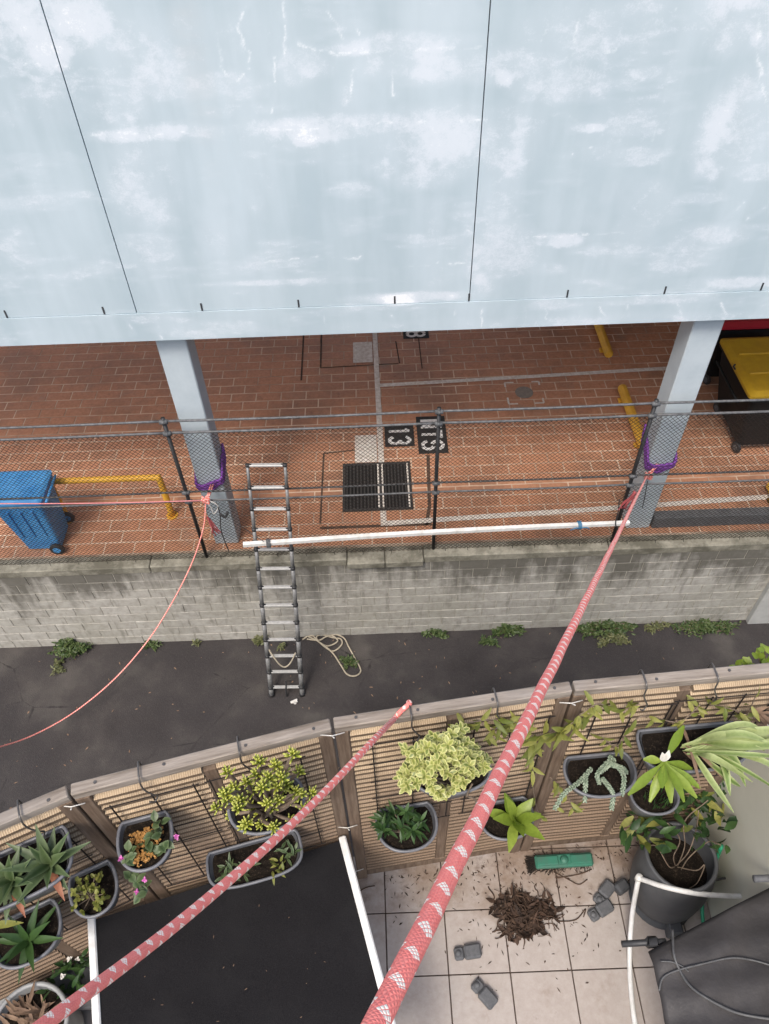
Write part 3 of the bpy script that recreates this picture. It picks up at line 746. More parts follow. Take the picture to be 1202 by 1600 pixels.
for i in range(-7, 6):
    for j in range(-3, 6):
        cx, cy = -0.06 + (i + 0.5) * TX, 1.09 + (j + 0.5) * TY - TY * 1
        if cy - TY / 2 > min(fenceY(cx - TX / 2), fenceY(cx + TX / 2)) + 0.02: continue
        if cx > 1.75: continue
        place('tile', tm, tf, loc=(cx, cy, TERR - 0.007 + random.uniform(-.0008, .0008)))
mm = MB(); mm.bbox((1.76, 0.35, TERR + 0.65), (0.22, 2.28, 1.30), 0.01)
tag(mm.build('terrace_side_wall', 'terrace_wall_paint'), 'plain beige painted side wall at the right of the terrace', 'wall')

# =================================================================== FENCES
# ---- chain link fence on the coping
NY = 6.585
cf = empty('chain_link_fence', 'black chain link fence with steel rails on top of the block wall', 'fence', (0, NY, COPZ))
posts = [-5.55, -2.43, 0.69, 3.15, 6.25]
zr = [H - 5.85, H - 6.03, H - 7.03, H - 7.20]
for x in posts:
    mm = MB(); mm.tube([(x, NY, COPZ - 0.02), (x, NY, zr[0] + 0.05)], 0.024, 10); po = mm.build('post', 'black_coating', cf, True)
    for z in (zr[0], zr[1], zr[2], zr[3]):
        mm = MB(); mm.tube([(x - 0.045, NY - 0.012, z), (x + 0.045, NY - 0.012, z)], 0.030, 10); mm.tube([(x, NY - 0.03, z - 0.02), (x, NY - 0.03, z + 0.03)], 0.02, 8)
        mm.build('clamp', 'galv_pipe', po, True)
for k, z in enumerate(zr):
    for a, b in zip(posts[:-1], posts[1:]):
        sag = 0.012
        P = smoothpts([(a, NY, z), ((a + b) / 2, NY, z - sag), (b, NY, z)], 6)
        MB().tube(P, (0.0155, 0.0165, 0.0125, 0.0135)[k], 8).build('rail', 'galv_pipe', cf, True)
def chain(x0, x1, z0, z1, nm):
    mm = MB(); p_ = 0.060; h_ = z1 - z0; r = 0.0032
    for sgn in (1, -1):
        k = x0 - h_ if sgn > 0 else x0
        while k < (x1 if sgn > 0 else x1 + h_):
            a_, b_ = (k, z0), (k + sgn * h_, z1)
            xs = sorted((a_[0], b_[0])); lo = max(xs[0], x0); hi = min(xs[1], x1)
            if hi - lo > 0.02:
                zf = lambda x: z0 + (x - a_[0]) * (z1 - z0) / (b_[0] - a_[0])
                y = NY + 0.004 * sgn - 0.018
                A, B = Vector((lo, y, zf(lo))), Vector((hi, y, zf(hi)))
                d = (B - A).normalized(); n1_ = Vector((0, 1, 0)); n2_ = d.cross(n1_)
                V = []
                for q in (A, B):
                    for an in (PI / 2, PI * 7 / 6, PI * 11 / 6): V.append(q + (n1_ * -math.sin(an) + n2_ * math.cos(an)) * r)
                mm.add(V, [(0, 1, 4, 3), (1, 2, 5, 4), (2, 0, 3, 5)])
            k += p_
    # knuckled selvedge along the bottom
    k = x0
    while k < x1:
        mm.tube([(k, NY - 0.018, z0 + 0.01), (k + 0.012, NY - 0.018, z0 - 0.016), (k + 0.026, NY - 0.018, z0 + 0.01)], 0.0022, 4, False); k += p_
    return mm.build(nm, 'wire_black', cf)
for a, b in zip(posts[:-1], posts[1:]):
    chain(a, b, zr[2], zr[1] - 0.01, 'wire_mesh'); chain(a, b, COPZ + 0.01, zr[3], 'wire_mesh')
for a, b in zip(posts[:-1], posts[1:]):          # tie wires along the bottom
    for k in range(8):
        x = a + (b - a) * (k + 0.5) / 8
        MB().tube([(x, NY - 0.03, COPZ + 0.05), (x + 0.01, NY - 0.05, COPZ + 0.005), (x, NY - 0.05, COPZ - 0.03)], 0.003, 4).build('tie', 'wire_black', cf)

# ---- timber louvre screens
FH = 1.86; ZT = TERR + FH
SEG = [(P0, P1), (P1, P2), (P2, P3), (P3, P4)]
SEGL = ['leftmost timber louvre screen, behind the agave trough', 'timber louvre screen behind the yellow jade bush and black topped table',
        'timber louvre screen behind the cream variegated bush', 'rightmost timber louvre screen, behind the strap leaved plant']
def frame_of(k):
    a, b = SEG[k]; d = (b - a).normalized(); n_ = Vector((d.y, -d.x, 0))      # n_ points to the camera side
    return a, d, n_, (b - a).length
def make_slat(L):
    prof = [(.020, .014), (-.020, -.008), (-.020, -.026), (-.012, -.027), (.020, .002)]      # y (towards the lane is +), z
    V = []; Fs = []; E_ = []
    n = len(prof)
    for k in range(n):                      # every face keeps its own vertices so the lip stays crisp
        (y0, z0), (y1, z1) = prof[k], prof[(k + 1) % n]; o_ = len(V)
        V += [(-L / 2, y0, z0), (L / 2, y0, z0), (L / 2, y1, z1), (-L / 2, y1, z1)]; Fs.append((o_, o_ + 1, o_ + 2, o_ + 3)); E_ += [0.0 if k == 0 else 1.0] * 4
    for sx_ in (-1, 1):
        o_ = len(V); V += [(sx_ * L / 2, y, z) for y, z in prof]; Fs.append(tuple(range(o_, o_ + n))); E_ += [0.6] * n
    mm = MB(); mm.add(V, Fs, .5, E_); return mm.mesh('slat', 'slat_wood')
for k in range(4):
    a, d, n_, L = frame_of(k)
    ang = math.atan2(d.y, d.x)
    root = bpy.data.objects.new('louvre_screen', None); COL.objects.link(root); root.location = (a.x, a.y, TERR); root.rotation_euler = (0, 0, ang)
    tag(root, SEGL[k], 'screen', 'timber louvre screens round the terrace')
    g = 0.006; W0 = L - 2 * g
    def part(nm, c, sz, mat, b=0.004):
        mm = MB(); mm.bbox((0, 0, 0), sz, b); return place(nm, mm.mesh(nm, mat), root, loc=c)
    part('top_rail', (L / 2, 0.0, FH - 0.0225), (W0, 0.044, 0.045), 'weathered_frame')
    part('bottom_rail', (L / 2, 0.0, 0.075), (W0 - 0.10, 0.036, 0.07), 'weathered_stile')
    part('stile', (g + 0.026, 0.0, (FH - 0.045) / 2), (0.052, 0.046, FH - 0.047), 'weathered_stile')
    part('stile', (L - g - 0.026, 0.0, (FH - 0.045) / 2), (0.052, 0.046, FH - 0.047), 'weathered_stile')
    part('middle_stile', (L / 2, 0.002, FH / 2), (0.052, 0.030, FH - 0.20), 'weathered_stile')
    bays = [(g + 0.052, L / 2 - 0.026), (L / 2 + 0.026, L - g - 0.052)]
    for x0, x1 in bays:
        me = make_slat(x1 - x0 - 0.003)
        z = 0.14; 
        while z < FH - 0.06:
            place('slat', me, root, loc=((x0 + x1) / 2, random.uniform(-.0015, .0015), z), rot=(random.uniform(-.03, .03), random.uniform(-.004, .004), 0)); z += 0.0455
    for x in (0.09, L * 0.35, L * 0.66, L - 0.07):        # nail heads in the rail
        mm = MB(); mm.tube([(0, 0, -0.002), (0, 0, 0.002)], 0.006, 8); place('nail', mm.mesh('nail', 'hook_steel'), root, loc=(x, random.uniform(-.008, .008), FH + 0.001))
tie = [(P1, 1.80), (P2, 1.83), (P2, 0.86), (P2, 0.2), (P3, 1.79)]
for q, z in tie:
    mm = MB(); mm.tube([(q.x - 0.045, q.y - 0.032, TERR + z), (q.x, q.y - 0.040, TERR + z + 0.006), (q.x + 0.045, q.y - 0.026, TERR + z)], 0.0025, 5)
    mm.tube([(q.x, q.y - 0.04, TERR + z), (q.x + 0.008, q.y - 0.055, TERR + z + 0.02)], 0.0025, 5)
    nm = 'tie_wire'
    nearby = {(-1.13, 1.80): 'wire tie at the top joint of the two left screens', (-0.21, 1.83): 'pale tie at the top joint between jade and cream bush screens', (-0.21, 0.86): 'pale tie halfway down the screen joint beside the dark leaved pot',
              (-0.21, 0.2): 'tie near the floor at the screen joint beside the table', (0.69, 1.79): 'pale tie at the top joint of the two right screens'}
    lab = min(nearby, key=lambda c: abs(c[0] - q.x) * 5 + abs(c[1] - z))
    tag(mm.build(nm, 'white_cord', None, True), nearby[lab], 'tie')

# =================================================================== CAR PARK THINGS
# ---- blue wheelie bin (hinge and wheels to the right)
def wheel(mm_t, mm_r, c, ax, r, wdt):
    ax = Vector(ax).normalized(); c = Vector(c)
    mm_t.tube([c - ax * wdt / 2, c - ax * wdt * 0.3, c + ax * wdt * 0.3, c + ax * wdt / 2], [r * 0.88, r, r, r * 0.88], 18)
    mm_r.tube([c - ax * (wdt / 2 + 0.004), c + ax * (wdt / 2 + 0.004)], r * 0.55, 12)
def rrect(cx, cy, z, hx, hy, r, n=4):
    out = []
    for sx_, sy, a0 in ((1, 1, 0), (-1, 1, 90), (-1, -1, 180), (1, -1, 270)):
        for k in range(n + 1):
            a = math.radians(a0 + 90 * k / n)
            out.append(Vector((cx + sx_ * (hx - r) + r * math.cos(a), cy + sy * (hy - r) + r * math.sin(a), z)))
    return out
bx, by = -4.74, 7.03
bn = empty('wheelie_bin', 'blue plastic wheelie bin behind the fence at the far left', 'bin', (bx, by, FLOOR))
mm = MB()
mm.loft([rrect(bx + 0.03, by, FLOOR + 0.03, 0.235, 0.215, 0.05), rrect(bx + 0.03, by, FLOOR + 0.20, 0.255, 0.23, 0.05), rrect(bx, by, FLOOR + 0.9, 0.325, 0.275, 0.06), rrect(bx, by, FLOOR + 0.98, 0.335, 0.28, 0.06),
         rrect(bx, by, FLOOR + 0.98, 0.36, 0.295, 0.06), rrect(bx, by, FLOOR + 1.02, 0.36, 0.295, 0.06)])
mm.build('body', 'blue_plastic', bn)
mm = MB(); mm.loft([rrect(bx - 0.01, by, FLOOR + 1.024, 0.375, 0.305, 0.06), rrect(bx - 0.01, by, FLOOR + 1.05, 0.375, 0.305, 0.06), rrect(bx - 0.01, by, FLOOR + 1.075, 0.33, 0.26, 0.05), rrect(bx - 0.01, by, FLOOR + 1.068, 0.27, 0.20, 0.04), rrect(bx - 0.01, by, FLOOR + 1.068, 0.1, 0.05, 0.04)])
lid = mm.build('lid', 'blue_plastic', bn)
for yy in (-.13, 0, .13): MB().bbox((bx - 0.01, by + yy, FLOOR + 1.071), (.46, .022, .012), .004).build('lid_ridge', 'blue_plastic', lid)
for xx in (-.16, .0, .16): MB().bbox((bx + 0.015 + xx, by - .262, FLOOR + .60), (.03, .03, .55), .006, Matrix.Rotation(math.radians(4.4), 3, 'X')).build('body_rib', 'blue_plastic', bn)
mm = MB(); mm.tube([(bx + 0.40, by - 0.24, FLOOR + 1.0), (bx + 0.40, by + 0.24, FLOOR + 1.0)], 0.018, 10); mm.build('handle', 'blue_plastic', lid, True)
for s_ in (-1, 1):
    mt, mr = MB(), MB(); wheel(mt, mr, (bx + 0.25, by + s_ * 0.29, FLOOR + 0.10), (0, 1, 0), 0.10, 0.05)
    wo = mt.build('wheel', 'black_plastic', bn); mr.build('hub', 'blue_plastic', wo)
MB().tube([(bx + 0.25, by - 0.3, FLOOR + 0.10), (bx + 0.25, by + 0.3, FLOOR + 0.10)], 0.012, 8).build('axle', 'black_plastic', bn)

# ---- black container with yellow lid, and a red lidded one behind it
def container(x0, y0, lidmat, label, nm):
    W_, D_ = 1.06, 1.34                      # along x, along y
    cx, cy = x0 + W_ / 2, y0 + D_ / 2
    r = empty(nm, label, 'bin', (cx, cy, FLOOR))
    mm = MB(); mm.loft([rrect(cx + 0.05, cy + 0.02, FLOOR + 0.17, W_ / 2 - 0.16, D_ / 2 - 0.16, 0.08), rrect(cx + 0.02, cy, FLOOR + 0.75, W_ / 2 - 0.06, D_ / 2 - 0.07, 0.08), rrect(cx, cy, FLOOR + 1.17, W_ / 2 - 0.02, D_ / 2 - 0.02, 0.08), rrect(cx, cy, FLOOR + 1.17, W_ / 2 + 0.02, D_ / 2 + 0.02, 0.08), rrect(cx, cy, FLOOR + 1.22, W_ / 2 + 0.02, D_ / 2 + 0.02, 0.08)])
    mm.build('body', 'bin_black', r)
    mm = MB(); mm.loft([rrect(cx, cy, FLOOR + 1.225, W_ / 2 + 0.03, D_ / 2 + 0.0, 0.06), rrect(cx, cy, FLOOR + 1.27, W_ / 2 + 0.03, D_ / 2 + 0.0, 0.06), rrect(cx, cy, FLOOR + 1.31, W_ / 2 - 0.05, D_ / 2 - 0.08, 0.05)])
    ld = mm.build('lid', lidmat, r)
    for yy in (-0.22, 0.22):
        MB().bbox((cx, cy + yy, FLOOR + 1.318), (W_ - 0.2, 0.03, 0.03), 0.008).build('rib', lidmat, ld)
    mm = MB(); mm.tube([(cx - W_ / 2 - 0.03, cy - 0.05, FLOOR + 1.26), (cx - W_ / 2 - 0.06, cy - 0.03, FLOOR + 1.30), (cx - W_ / 2 - 0.03, cy, FLOOR + 1.31)], 0.014, 8); mm.build('latch', 'black_plastic', ld, True)
    for sx_ in (-1, 1):
        for sy in (-1, 1):
            mt, mr = MB(), MB(); wheel(mt, mr, (cx + sx_ * (W_ / 2 - 0.2) + 0.03, cy + sy * (D_ / 2 - 0.22), FLOOR + 0.09), (1, 0.3, 0), 0.09, 0.045)
            wo = mt.build('caster', 'black_plastic', r); mr.build('hub', 'galv_pipe', wo)
    mm = MB(); mm.tube([(cx - W_ / 2 - 0.05, y0 + 0.2, FLOOR + 1.0), (cx - W_ / 2 - 0.05, y0 + D_ - 0.2, FLOOR + 1.0)], 0.02, 8); mm.build('side_bar', 'bin_black', r, True)
container(5.16, 8.02, 'yellow_lid', 'big black waste container with a yellow lid right of the column', 'waste_container')
container(5.20, 9.62, 'red_lid', 'black waste container with a red lid behind the yellow lidded one', 'waste_container')

# ---- yellow hoop barrier (left)
hp = empty('hoop_barrier', 'yellow tubular hoop barrier beside the blue bin', 'barrier', (-3.8, 7.36, FLOOR))
zt = FLOOR + 0.80
mm = MB(); mm.tube(smoothpts([(-4.52, 7.36, FLOOR), (-4.52, 7.36, zt - 0.10), (-4.49, 7.36, zt - 0.015), (-4.42, 7.36, zt), (-3.12, 7.36, zt), (-3.05, 7.36, zt - 0.015), (-3.02, 7.36, zt - 0.10), (-3.02, 7.36, FLOOR)], 5), 0.045, 12); mm.build('tube', 'yellow_steel', hp, True)
for x in (-4.52, -3.02):
    MB().tube([(x, 7.36, FLOOR + 0.002), (x, 7.36, FLOOR + 0.014)], 0.085, 14).build('base_plate', 'yellow_steel', hp)
# ---- yellow wheel stop rails on the floor (right)
def wheel_stop(x, y0, y1, label):
    r = empty('wheel_stop', label, 'wheel stop', (x, (y0 + y1) / 2, FLOOR), 'yellow wheel stops on the paving')
    mm = MB(); P = [(x, y0, FLOOR + 0.10), (x, y0 + 0.03, FLOOR + 0.10), (x, y1 - 0.03, FLOOR + 0.10), (x, y1, FLOOR + 0.10)]
    mm.tube(P, [0.055, 0.075, 0.075, 0.055], 10); mm.build('rail', 'yellow_steel', r)
    for yy in (y0 + 0.25, y1 - 0.25): MB().bbox((x, yy, FLOOR + 0.02), (0.20, 0.10, 0.04), 0.006).build('foot', 'yellow_steel', r)
wheel_stop(4.0, 8.18, 9.72, 'yellow wheel stop rail running behind the right column')
wheel_stop(3.98, 10.55, 12.1, 'yellow wheel stop rail farther back under the building edge')
wheel_stop(5.62, 6.95, 7.45, 'short orange yellow stop at the right edge above the kerb')

# =================================================================== LADDER, POLE
lf = Vector((-1.495, 5.47, 0.0)); lt = Vector((-1.36, 6.53, H - 6.52)); ld = (lt - lf).normalized(); LL = (lt - lf).length
ax = Vector((1, 0.0, 0)); ax = (ax - ld * ax.dot(ld)).normalized(); ln = ax.cross(ld)
lad = empty('telescopic_ladder', 'silver telescopic ladder leaning from the alley against the chain link fence', 'ladder', lf)
NR = 13; sp = (LL - 0.20) / (NR - 1)
for s_ in (-1, 1):
    for k in range(NR):
        s0 = 0.02 if k == 0 else 0.17 + (k - 1) * sp + 0.0; s1 = 0.17 + k * sp
        r_ = 0.036 - 0.0014 * k
        mm = MB(); a = lf + ld * s0 + ax * (s_ * 0.225); b = lf + ld * s1 + ax * (s_ * 0.225)
        mm.tube([a, b], r_, 12); mm.build('stile', 'aluminium', lad, True)
        mm = MB(); c = lf + ld * (s1) + ax * (s_ * 0.225); mm.tube([c - ld * 0.018, c + ld * 0.018], r_ + 0.007, 12); mm.tube([c, c + ax * (-s_ * 0.05)], 0.02, 8); mm.build('collar', 'black_plastic', lad, True)
    mm = MB(); c = lf + ax * (s_ * 0.225); mm.tube([c, c + ld * 0.05], [0.045, 0.042], 12); mm.build('foot', 'black_plastic', lad, True)
M3 = Matrix((ax, ld, ln)).transposed()
for k in range(NR):
    c = lf + ld * (0.17 + k * sp)
    MB().bbox(c, (0.40, 0.030, 0.046), 0.006, M3 @ Matrix.Rotation(math.radians(15), 3, 'X')).build('rung', 'rung_metal', lad)
mm = MB(); c = lf + ld * 0.17; mm.tube([c + ld * 0.1 - ln * 0.03, c + ln * 0.03 , c - ld * 0.12 + ln * 0.04, c - ld * 0.16 + Vector((0, -0.02, 0))], 0.012, 6); mm.build('strap', 'black_plastic', lad)

pl_a = at_y(380, 851, 5.98); pl_b = at_y(983, 817, 6.50)
d = (pl_b - pl_a).normalized(); up = Vector((0, 0, 1)); yv = up.cross(d).normalized(); zv = d.cross(yv)
mm = MB(); L = (pl_b - pl_a).length
M3 = Matrix((d, yv, zv)).transposed(); rings = []
N = 12
for i in range(N + 1):
    q = i / N; c = pl_a + d * (L * q) + Vector((0, 0, 0.035 * math.sin(PI * q)))
    rings.append([c + yv * (y * 0.026) + zv * (z * 0.030) for y, z in ((-1, -.8), (-.8, -1), (.8, -1), (1, -.8), (1, .8), (.8, 1), (-.8, 1), (-1, .8))])
mm.loft(rings)
tag(mm.build('white_pole', 'white_pvc'), 'long white square pole tied across the ladder and fence', 'pole')
def wrap(c, r, turns, mat, lab, axis, nm='tie_string', tail=True):
    a = Vector(axis).normalized(); u_ = a.orthogonal().normalized(); v_ = a.cross(u_); P = []
    for k in range(int(turns * 12) + 1):
        q = 2 * PI * k / 12; P.append(c + (u_ * math.cos(q) + v_ * math.sin(q)) * r + a * (0.018 * (k / 12 - turns / 2)))
    mm = MB(); mm.tube(P, 0.008, 6)
    if tail:
        for sg in (-1, 1): mm.tube(smoothpts([c - yv * r, c - yv * (r + 0.02) + a * 0.07 * sg + Vector((0, 0, 0.03)), c - yv * r + a * 0.13 * sg - Vector((0, 0, 0.03))], 4), 0.009, 5)
    tag(mm.build(nm, mat, None, True), lab, 'string')
wrap(pl_a + d * (L * 0.862) + Vector((0, 0, 0.012)), 0.052, 3, 'blue_string', 'blue string knotted round the white pole near the right column', d)
wrap(pl_a + d * (L * 0.062), 0.052, 3, 'kerb_grey', 'grey cord lashing the white pole to the ladder', d, tail=False)

# =================================================================== ROPES AND SLINGS
RD = 0.0098
a1 = at_y(1011, 744, 6.70); n1 = at_d(618, 1540, 0.60)
dirn = (n1 - a1).normalized()
end = n1 + dirn * 0.5
pts = [a1 + (end - a1) * (1 - (1 - k / 160) ** 1.6) + Vector((math.sin(k * .9), math.cos(k * 1.3), math.sin(k * .7 + 1))) * .0005 for k in range(161)]
def rope(pts, r, lab, nm='rope', n=20, mat='red_white_rope'):
    mm = MB(); mm.tube(pts, r, n, True, True); return tag(mm.build(nm, mat, None, True), lab, 'rope')
rope(pts, RD, 'taut red and white rope running from the foreground to the right column')
q0 = at_d(60, 1608, 0.95); q1 = at_d(300, 1425, 1.32); q2 = at_d(480, 1265, 1.80); q3 = at_d(590, 1150, 2.35)
top = at_plane(632, 1104, Vector((P2.x, P2.y, 0)), frame_of(2)[2]); top.z = ZT + 0.011
nf = frame_of(2)[2]
tp = at_z(640, 1100, ZT + 0.004); dn = lambda k, off: tp - nf * off - Vector((0, 0, k))
P = [q0 + (q0 - q1) * 0.6, q0, q1, q2, q3, at_z(614, 1126, ZT + 0.030), at_z(626, 1112, ZT + 0.013), at_z(635, 1104, ZT + 0.010), tp + Vector((0, 0, .003)), dn(.018, .016), dn(.06, .019), dn(.15, .019), dn(.5, .019), dn(1.5, .019)]
rope(smoothpts(P, 10), RD * 0.98, 'red and white rope from lower left hanging over the timber screen top')
# left anchor
aL = at_y(322, 782, 6.52)
P = [aL, at_y(318, 825, 6.48), at_y(300, 880, 6.38), at_y(270, 940, 6.2), at_y(232, 1000, 5.95), at_y(180, 1060, 5.6), at_y(120, 1110, 5.2), at_y(60, 1145, 4.8), at_y(0, 1167, 4.4), at_y(-120, 1195, 3.7)]
rope(smoothpts(P, 10), 0.0095, 'slack red and white rope swooping from the left column to the left edge', n=10)
P = [aL, at_y(160, 786, 6.50), at_y(0, 787, 6.48), at_y(-300, 786, 6.4)]
rope(smoothpts(P, 6), 0.0075, 'level faded red rope along the fence towards the left edge', n=10, mat='faded_red_rope')
def sling(x, z0, lab, tilt, pull):
    hx, hy = 0.163, 0.16; cy = 6.965; mm = MB()
    for kk in range(7):
        out = []
        loop = [(-hx, -hy), (-hx * .5, -hy), (0, -hy), (hx * .5, -hy), (hx, -hy), (hx, 0), (hx, hy), (0, hy), (-hx, hy), (-hx, 0)]
        for i, (u_, v_) in enumerate(loop):
            e = 0.012
            zz = z0 + 0.17 * (v_ + hy) / (2 * hy) * (0.5 + 0.5 * (u_ / hx) * (1 if x < 0 else -1)) + 0.05 * math.sin(i * 2.1 + kk * 1.7) * (0.4 if v_ < 0 else 1)
            if v_ == -hy: zz += -0.16 * (1 - abs(u_ - pull * hx) / (hx * 1.6)) + tilt * u_
            sgx = 1 if u_ > 0 else -1
            out.append((x + u_ * (1 + e / hx) , cy + v_ * (1 + (e + 0.004 * kk) / hy), zz + 0.020 * (kk - 3)))
        mm.tube(smoothpts(out + [out[0]], 3), 0.0165, 7, False)
    o = mm.build('purple_sling', 'purple_sling', None, True); return tag(o, lab, 'sling', 'purple slings round the columns')
sling(-2.17, H - 7.03, 'purple webbing sling round the left column', 0.15, -0.3)
sling(3.56, H - 7.0, 'purple webbing sling round the right column', -0.1, -0.2)
def knot(c, lab, s_=0.04, mat='red_white_rope'):
    mm = MB(); P = []
    for k in range(40):
        q = k / 39 * 2 * PI * 3
        P.append(c + Vector((math.sin(q) * s_ * 0.8, math.cos(q * 0.7) * s_ * 0.55, math.sin(q * 1.5 + 1) * s_)))
    mm.tube(P, 0.011, 8, True, True); tag(mm.build('rope_knot', mat, None, True), lab, 'knot')
knot(aL, 'red rope knot on the fence beside the left column', 0.05)
knot(a1 + Vector((0.02, 0.0, 0.0)), 'red rope knot below the purple sling of the right column', 0.05)
for (k_, c, lb, lab2) in ((0, aL, (-2.15, 6.80, H - 7.10), 'short red cord from the left sling to the fence knot'), (1, a1, (3.52, 6.80, H - 7.07), 'short red cord from the right sling to the fence knot')):
    mm = MB(); mm.tube([lb, c], 0.010, 8, True, True); mm.tube([Vector(lb) + Vector((0.03, 0, 0)), c + Vector((0.02, 0, 0))], 0.010, 8, True, True)
    tag(mm.build('anchor_cord', 'red_white_rope', None, True), lab2, 'cord')
def hank(c, length, lab, lean):
    mm = MB()
    for k in range(7):
        o_ = Vector((random.uniform(-.02, .02), random.uniform(-.015, .015), 0)); e_ = Vector((lean + (k - 3) * 0.022, random.uniform(-.02, .02), -length * random.uniform(.85, 1.05)))
        mm.tube(smoothpts([c + o_, c + o_ * 0.5 + e_ * 0.35, c + o_ + e_ * 0.7 + rv(.015), c + e_], 4), 0.008, 6)
    tag(mm.build('rope_hank', 'red_netting', None, True), lab, 'rope')
hank(at_y(325, 808, 6.53), 0.36, 'bundled red rope tail hanging below the left fence knot', 0.06)
hank(at_y(994, 768, 6.52), 0.36, 'dark red rope tail hanging beside the right column', -0.10)
mm = MB(); mm.tube(smoothpts([aL + Vector((.02, 0, 0)), aL + Vector((.10, -.01, -.04)), aL + Vector((.13, -.01, -.12)), aL + Vector((.08, -.01, -.22)), aL + Vector((.05, -.01, -.24)), aL + Vector((.04, -.01, -.12)), aL + Vector((.01, -.01, -.02))], 5), 0.007, 6)
tag(mm.build('white_loop', 'white_cord', None, True), 'small white cord loop below the left fence knot', 'cord')
mm = MB(); c0 = at_y(344, 803, 6.50); mm.tube(smoothpts([aL + Vector((.12, 0, -.05)), c0, at_y(346, 830, 6.50), at_y(358, 862, 6.50)], 5), 0.008, 6); mm.tube(smoothpts([c0, at_y(352, 808, 6.48), at_y(356, 800, 6.48)], 4), 0.018, 6)
tag(mm.build('thin_rope', 'black_plastic', None, True), 'thin black cord hanging in front of the left column', 'cord')
mm = MB(); mm.tube(smoothpts([at_y(1012, 752, 6.5), at_y(1008, 775, 6.5), at_y(1004, 793, 6.5)], 4), 0.006, 6)
tag(mm.build('thin_rope', 'black_plastic', None, True), 'thin black cord hanging in front of the right column', 'cord')
mm = MB(); mm.tube(smoothpts([at_y(968, 780, 6.56), at_y(966, 800, 6.5), at_y(962, 818, 6.45), at_y(966, 828, 6.43)], 4), 0.008, 6)
tag(mm.build('thin_rope', 'black_plastic', None, True), 'black cord tying the right pole end to the fence post', 'cord')
mm = MB(); mm.tube([at_y(376, 822, 6.78), at_y(412, 846, 5.97)], 0.005, 6)
tag(mm.build('grey_guy_cord', 'grey_cable', None, True), 'thin grey cord from the left column base to the pole end', 'cord')
# beige rope coil on the asphalt
def G(x, y, dz=0.012): q = at_z(x, y, 0.0); q.z = dz; return q
P = [(473, 1000), (488, 992), (502, 993), (520, 997), (533, 1000), (534, 1010), (520, 1018), (503, 1008), (495, 998), (505, 992), (520, 995), (528, 1004), (512, 1010), (497, 1003), (490, 996), (482, 995), (500, 1005), (520, 1022), (533, 1040), (543, 1055), (556, 1058), (564, 1048), (555, 1030), (545, 1012), (538, 998), (525, 993), (510, 997), (499, 1001), (480, 1000)]
mm = MB(); mm.tube(smoothpts([G(x, y, 0.014 + 0.013 * (k % 3)) for k, (x, y) in enumerate(P)], 6), 0.012, 7)
tag(mm.build('beige_rope', 'beige_rope', None, True), 'beige rope lying in loose loops on the asphalt beside the ladder', 'rope')
rg = lambda k, u_: lf + ld * (0.17 + k * sp) + ax * u_
mm = MB(); mm.tube(smoothpts([rg(2, -.20) + ld * .13 - ln * .0, rg(2, -.12) - ln * -.05, rg(2, -.05) + ln * .06 - ld * .12, rg(2, 0.02) + ln * .06 - ld * .16, rg(2, .1) + ln * .06 - ld * .08, rg(2, .18) + ln * .05 + ld * .10], 6), 0.011, 7)
tag(mm.build('rope_loop', 'beige_rope', None, True), 'beige rope loop hanging from the third rung of the ladder', 'rope')

# =================================================================== WEEDS
def weed(cx, cy, rx, ry, hgt, n, lab, mat='leaf_weed', L=0.055):
    r = empty('weed_clump', lab, 'weed', (cx, cy, 0), 'weeds at the foot of the block wall')
    mm = MB(); st = MB()
    for k in range(max(3, n // 14)):
        a = random.uniform(0, 2 * PI); q = math.sqrt(random.random())
        e = Vector((cx + rx * q * math.cos(a), cy + ry * q * math.sin(a), hgt * (1.1 - q) * random.uniform(.5, 1) + 0.02)); 
        if e.y > WY - 0.02: e.y = WY - 0.02
        b = Vector((cx + (e.x - cx) * .4, min(cy + (e.y - cy) * 0.4, WY - .02), 0.0))
        path = smoothpts([b, (b + e) / 2 + Vector((0, 0, hgt * .25)), e], 4); st.tube(path, 0.004, 4)
        for j in range(14):
            p_ = path[random.randrange(2, len(path))] + rv(0.03); p_.y = min(p_.y, WY - .015); p_.z = max(p_.z, 0.01)
            dd_ = Vector((random.uniform(-1, 1), random.uniform(-1, .6), random.uniform(-.1, .7)))
            mm.leaf(p_, dd_, Vector((0, 0, 1)) + rv(.6), L * random.uniform(.7, 1.5), L * 0.6, 0.25, 3, 0.2)
    mm.build('foliage', mat, r); st.build('stem', 'twig', r)
def WP(x, y): q = at_z(x, y, 0); return q.x, q.y
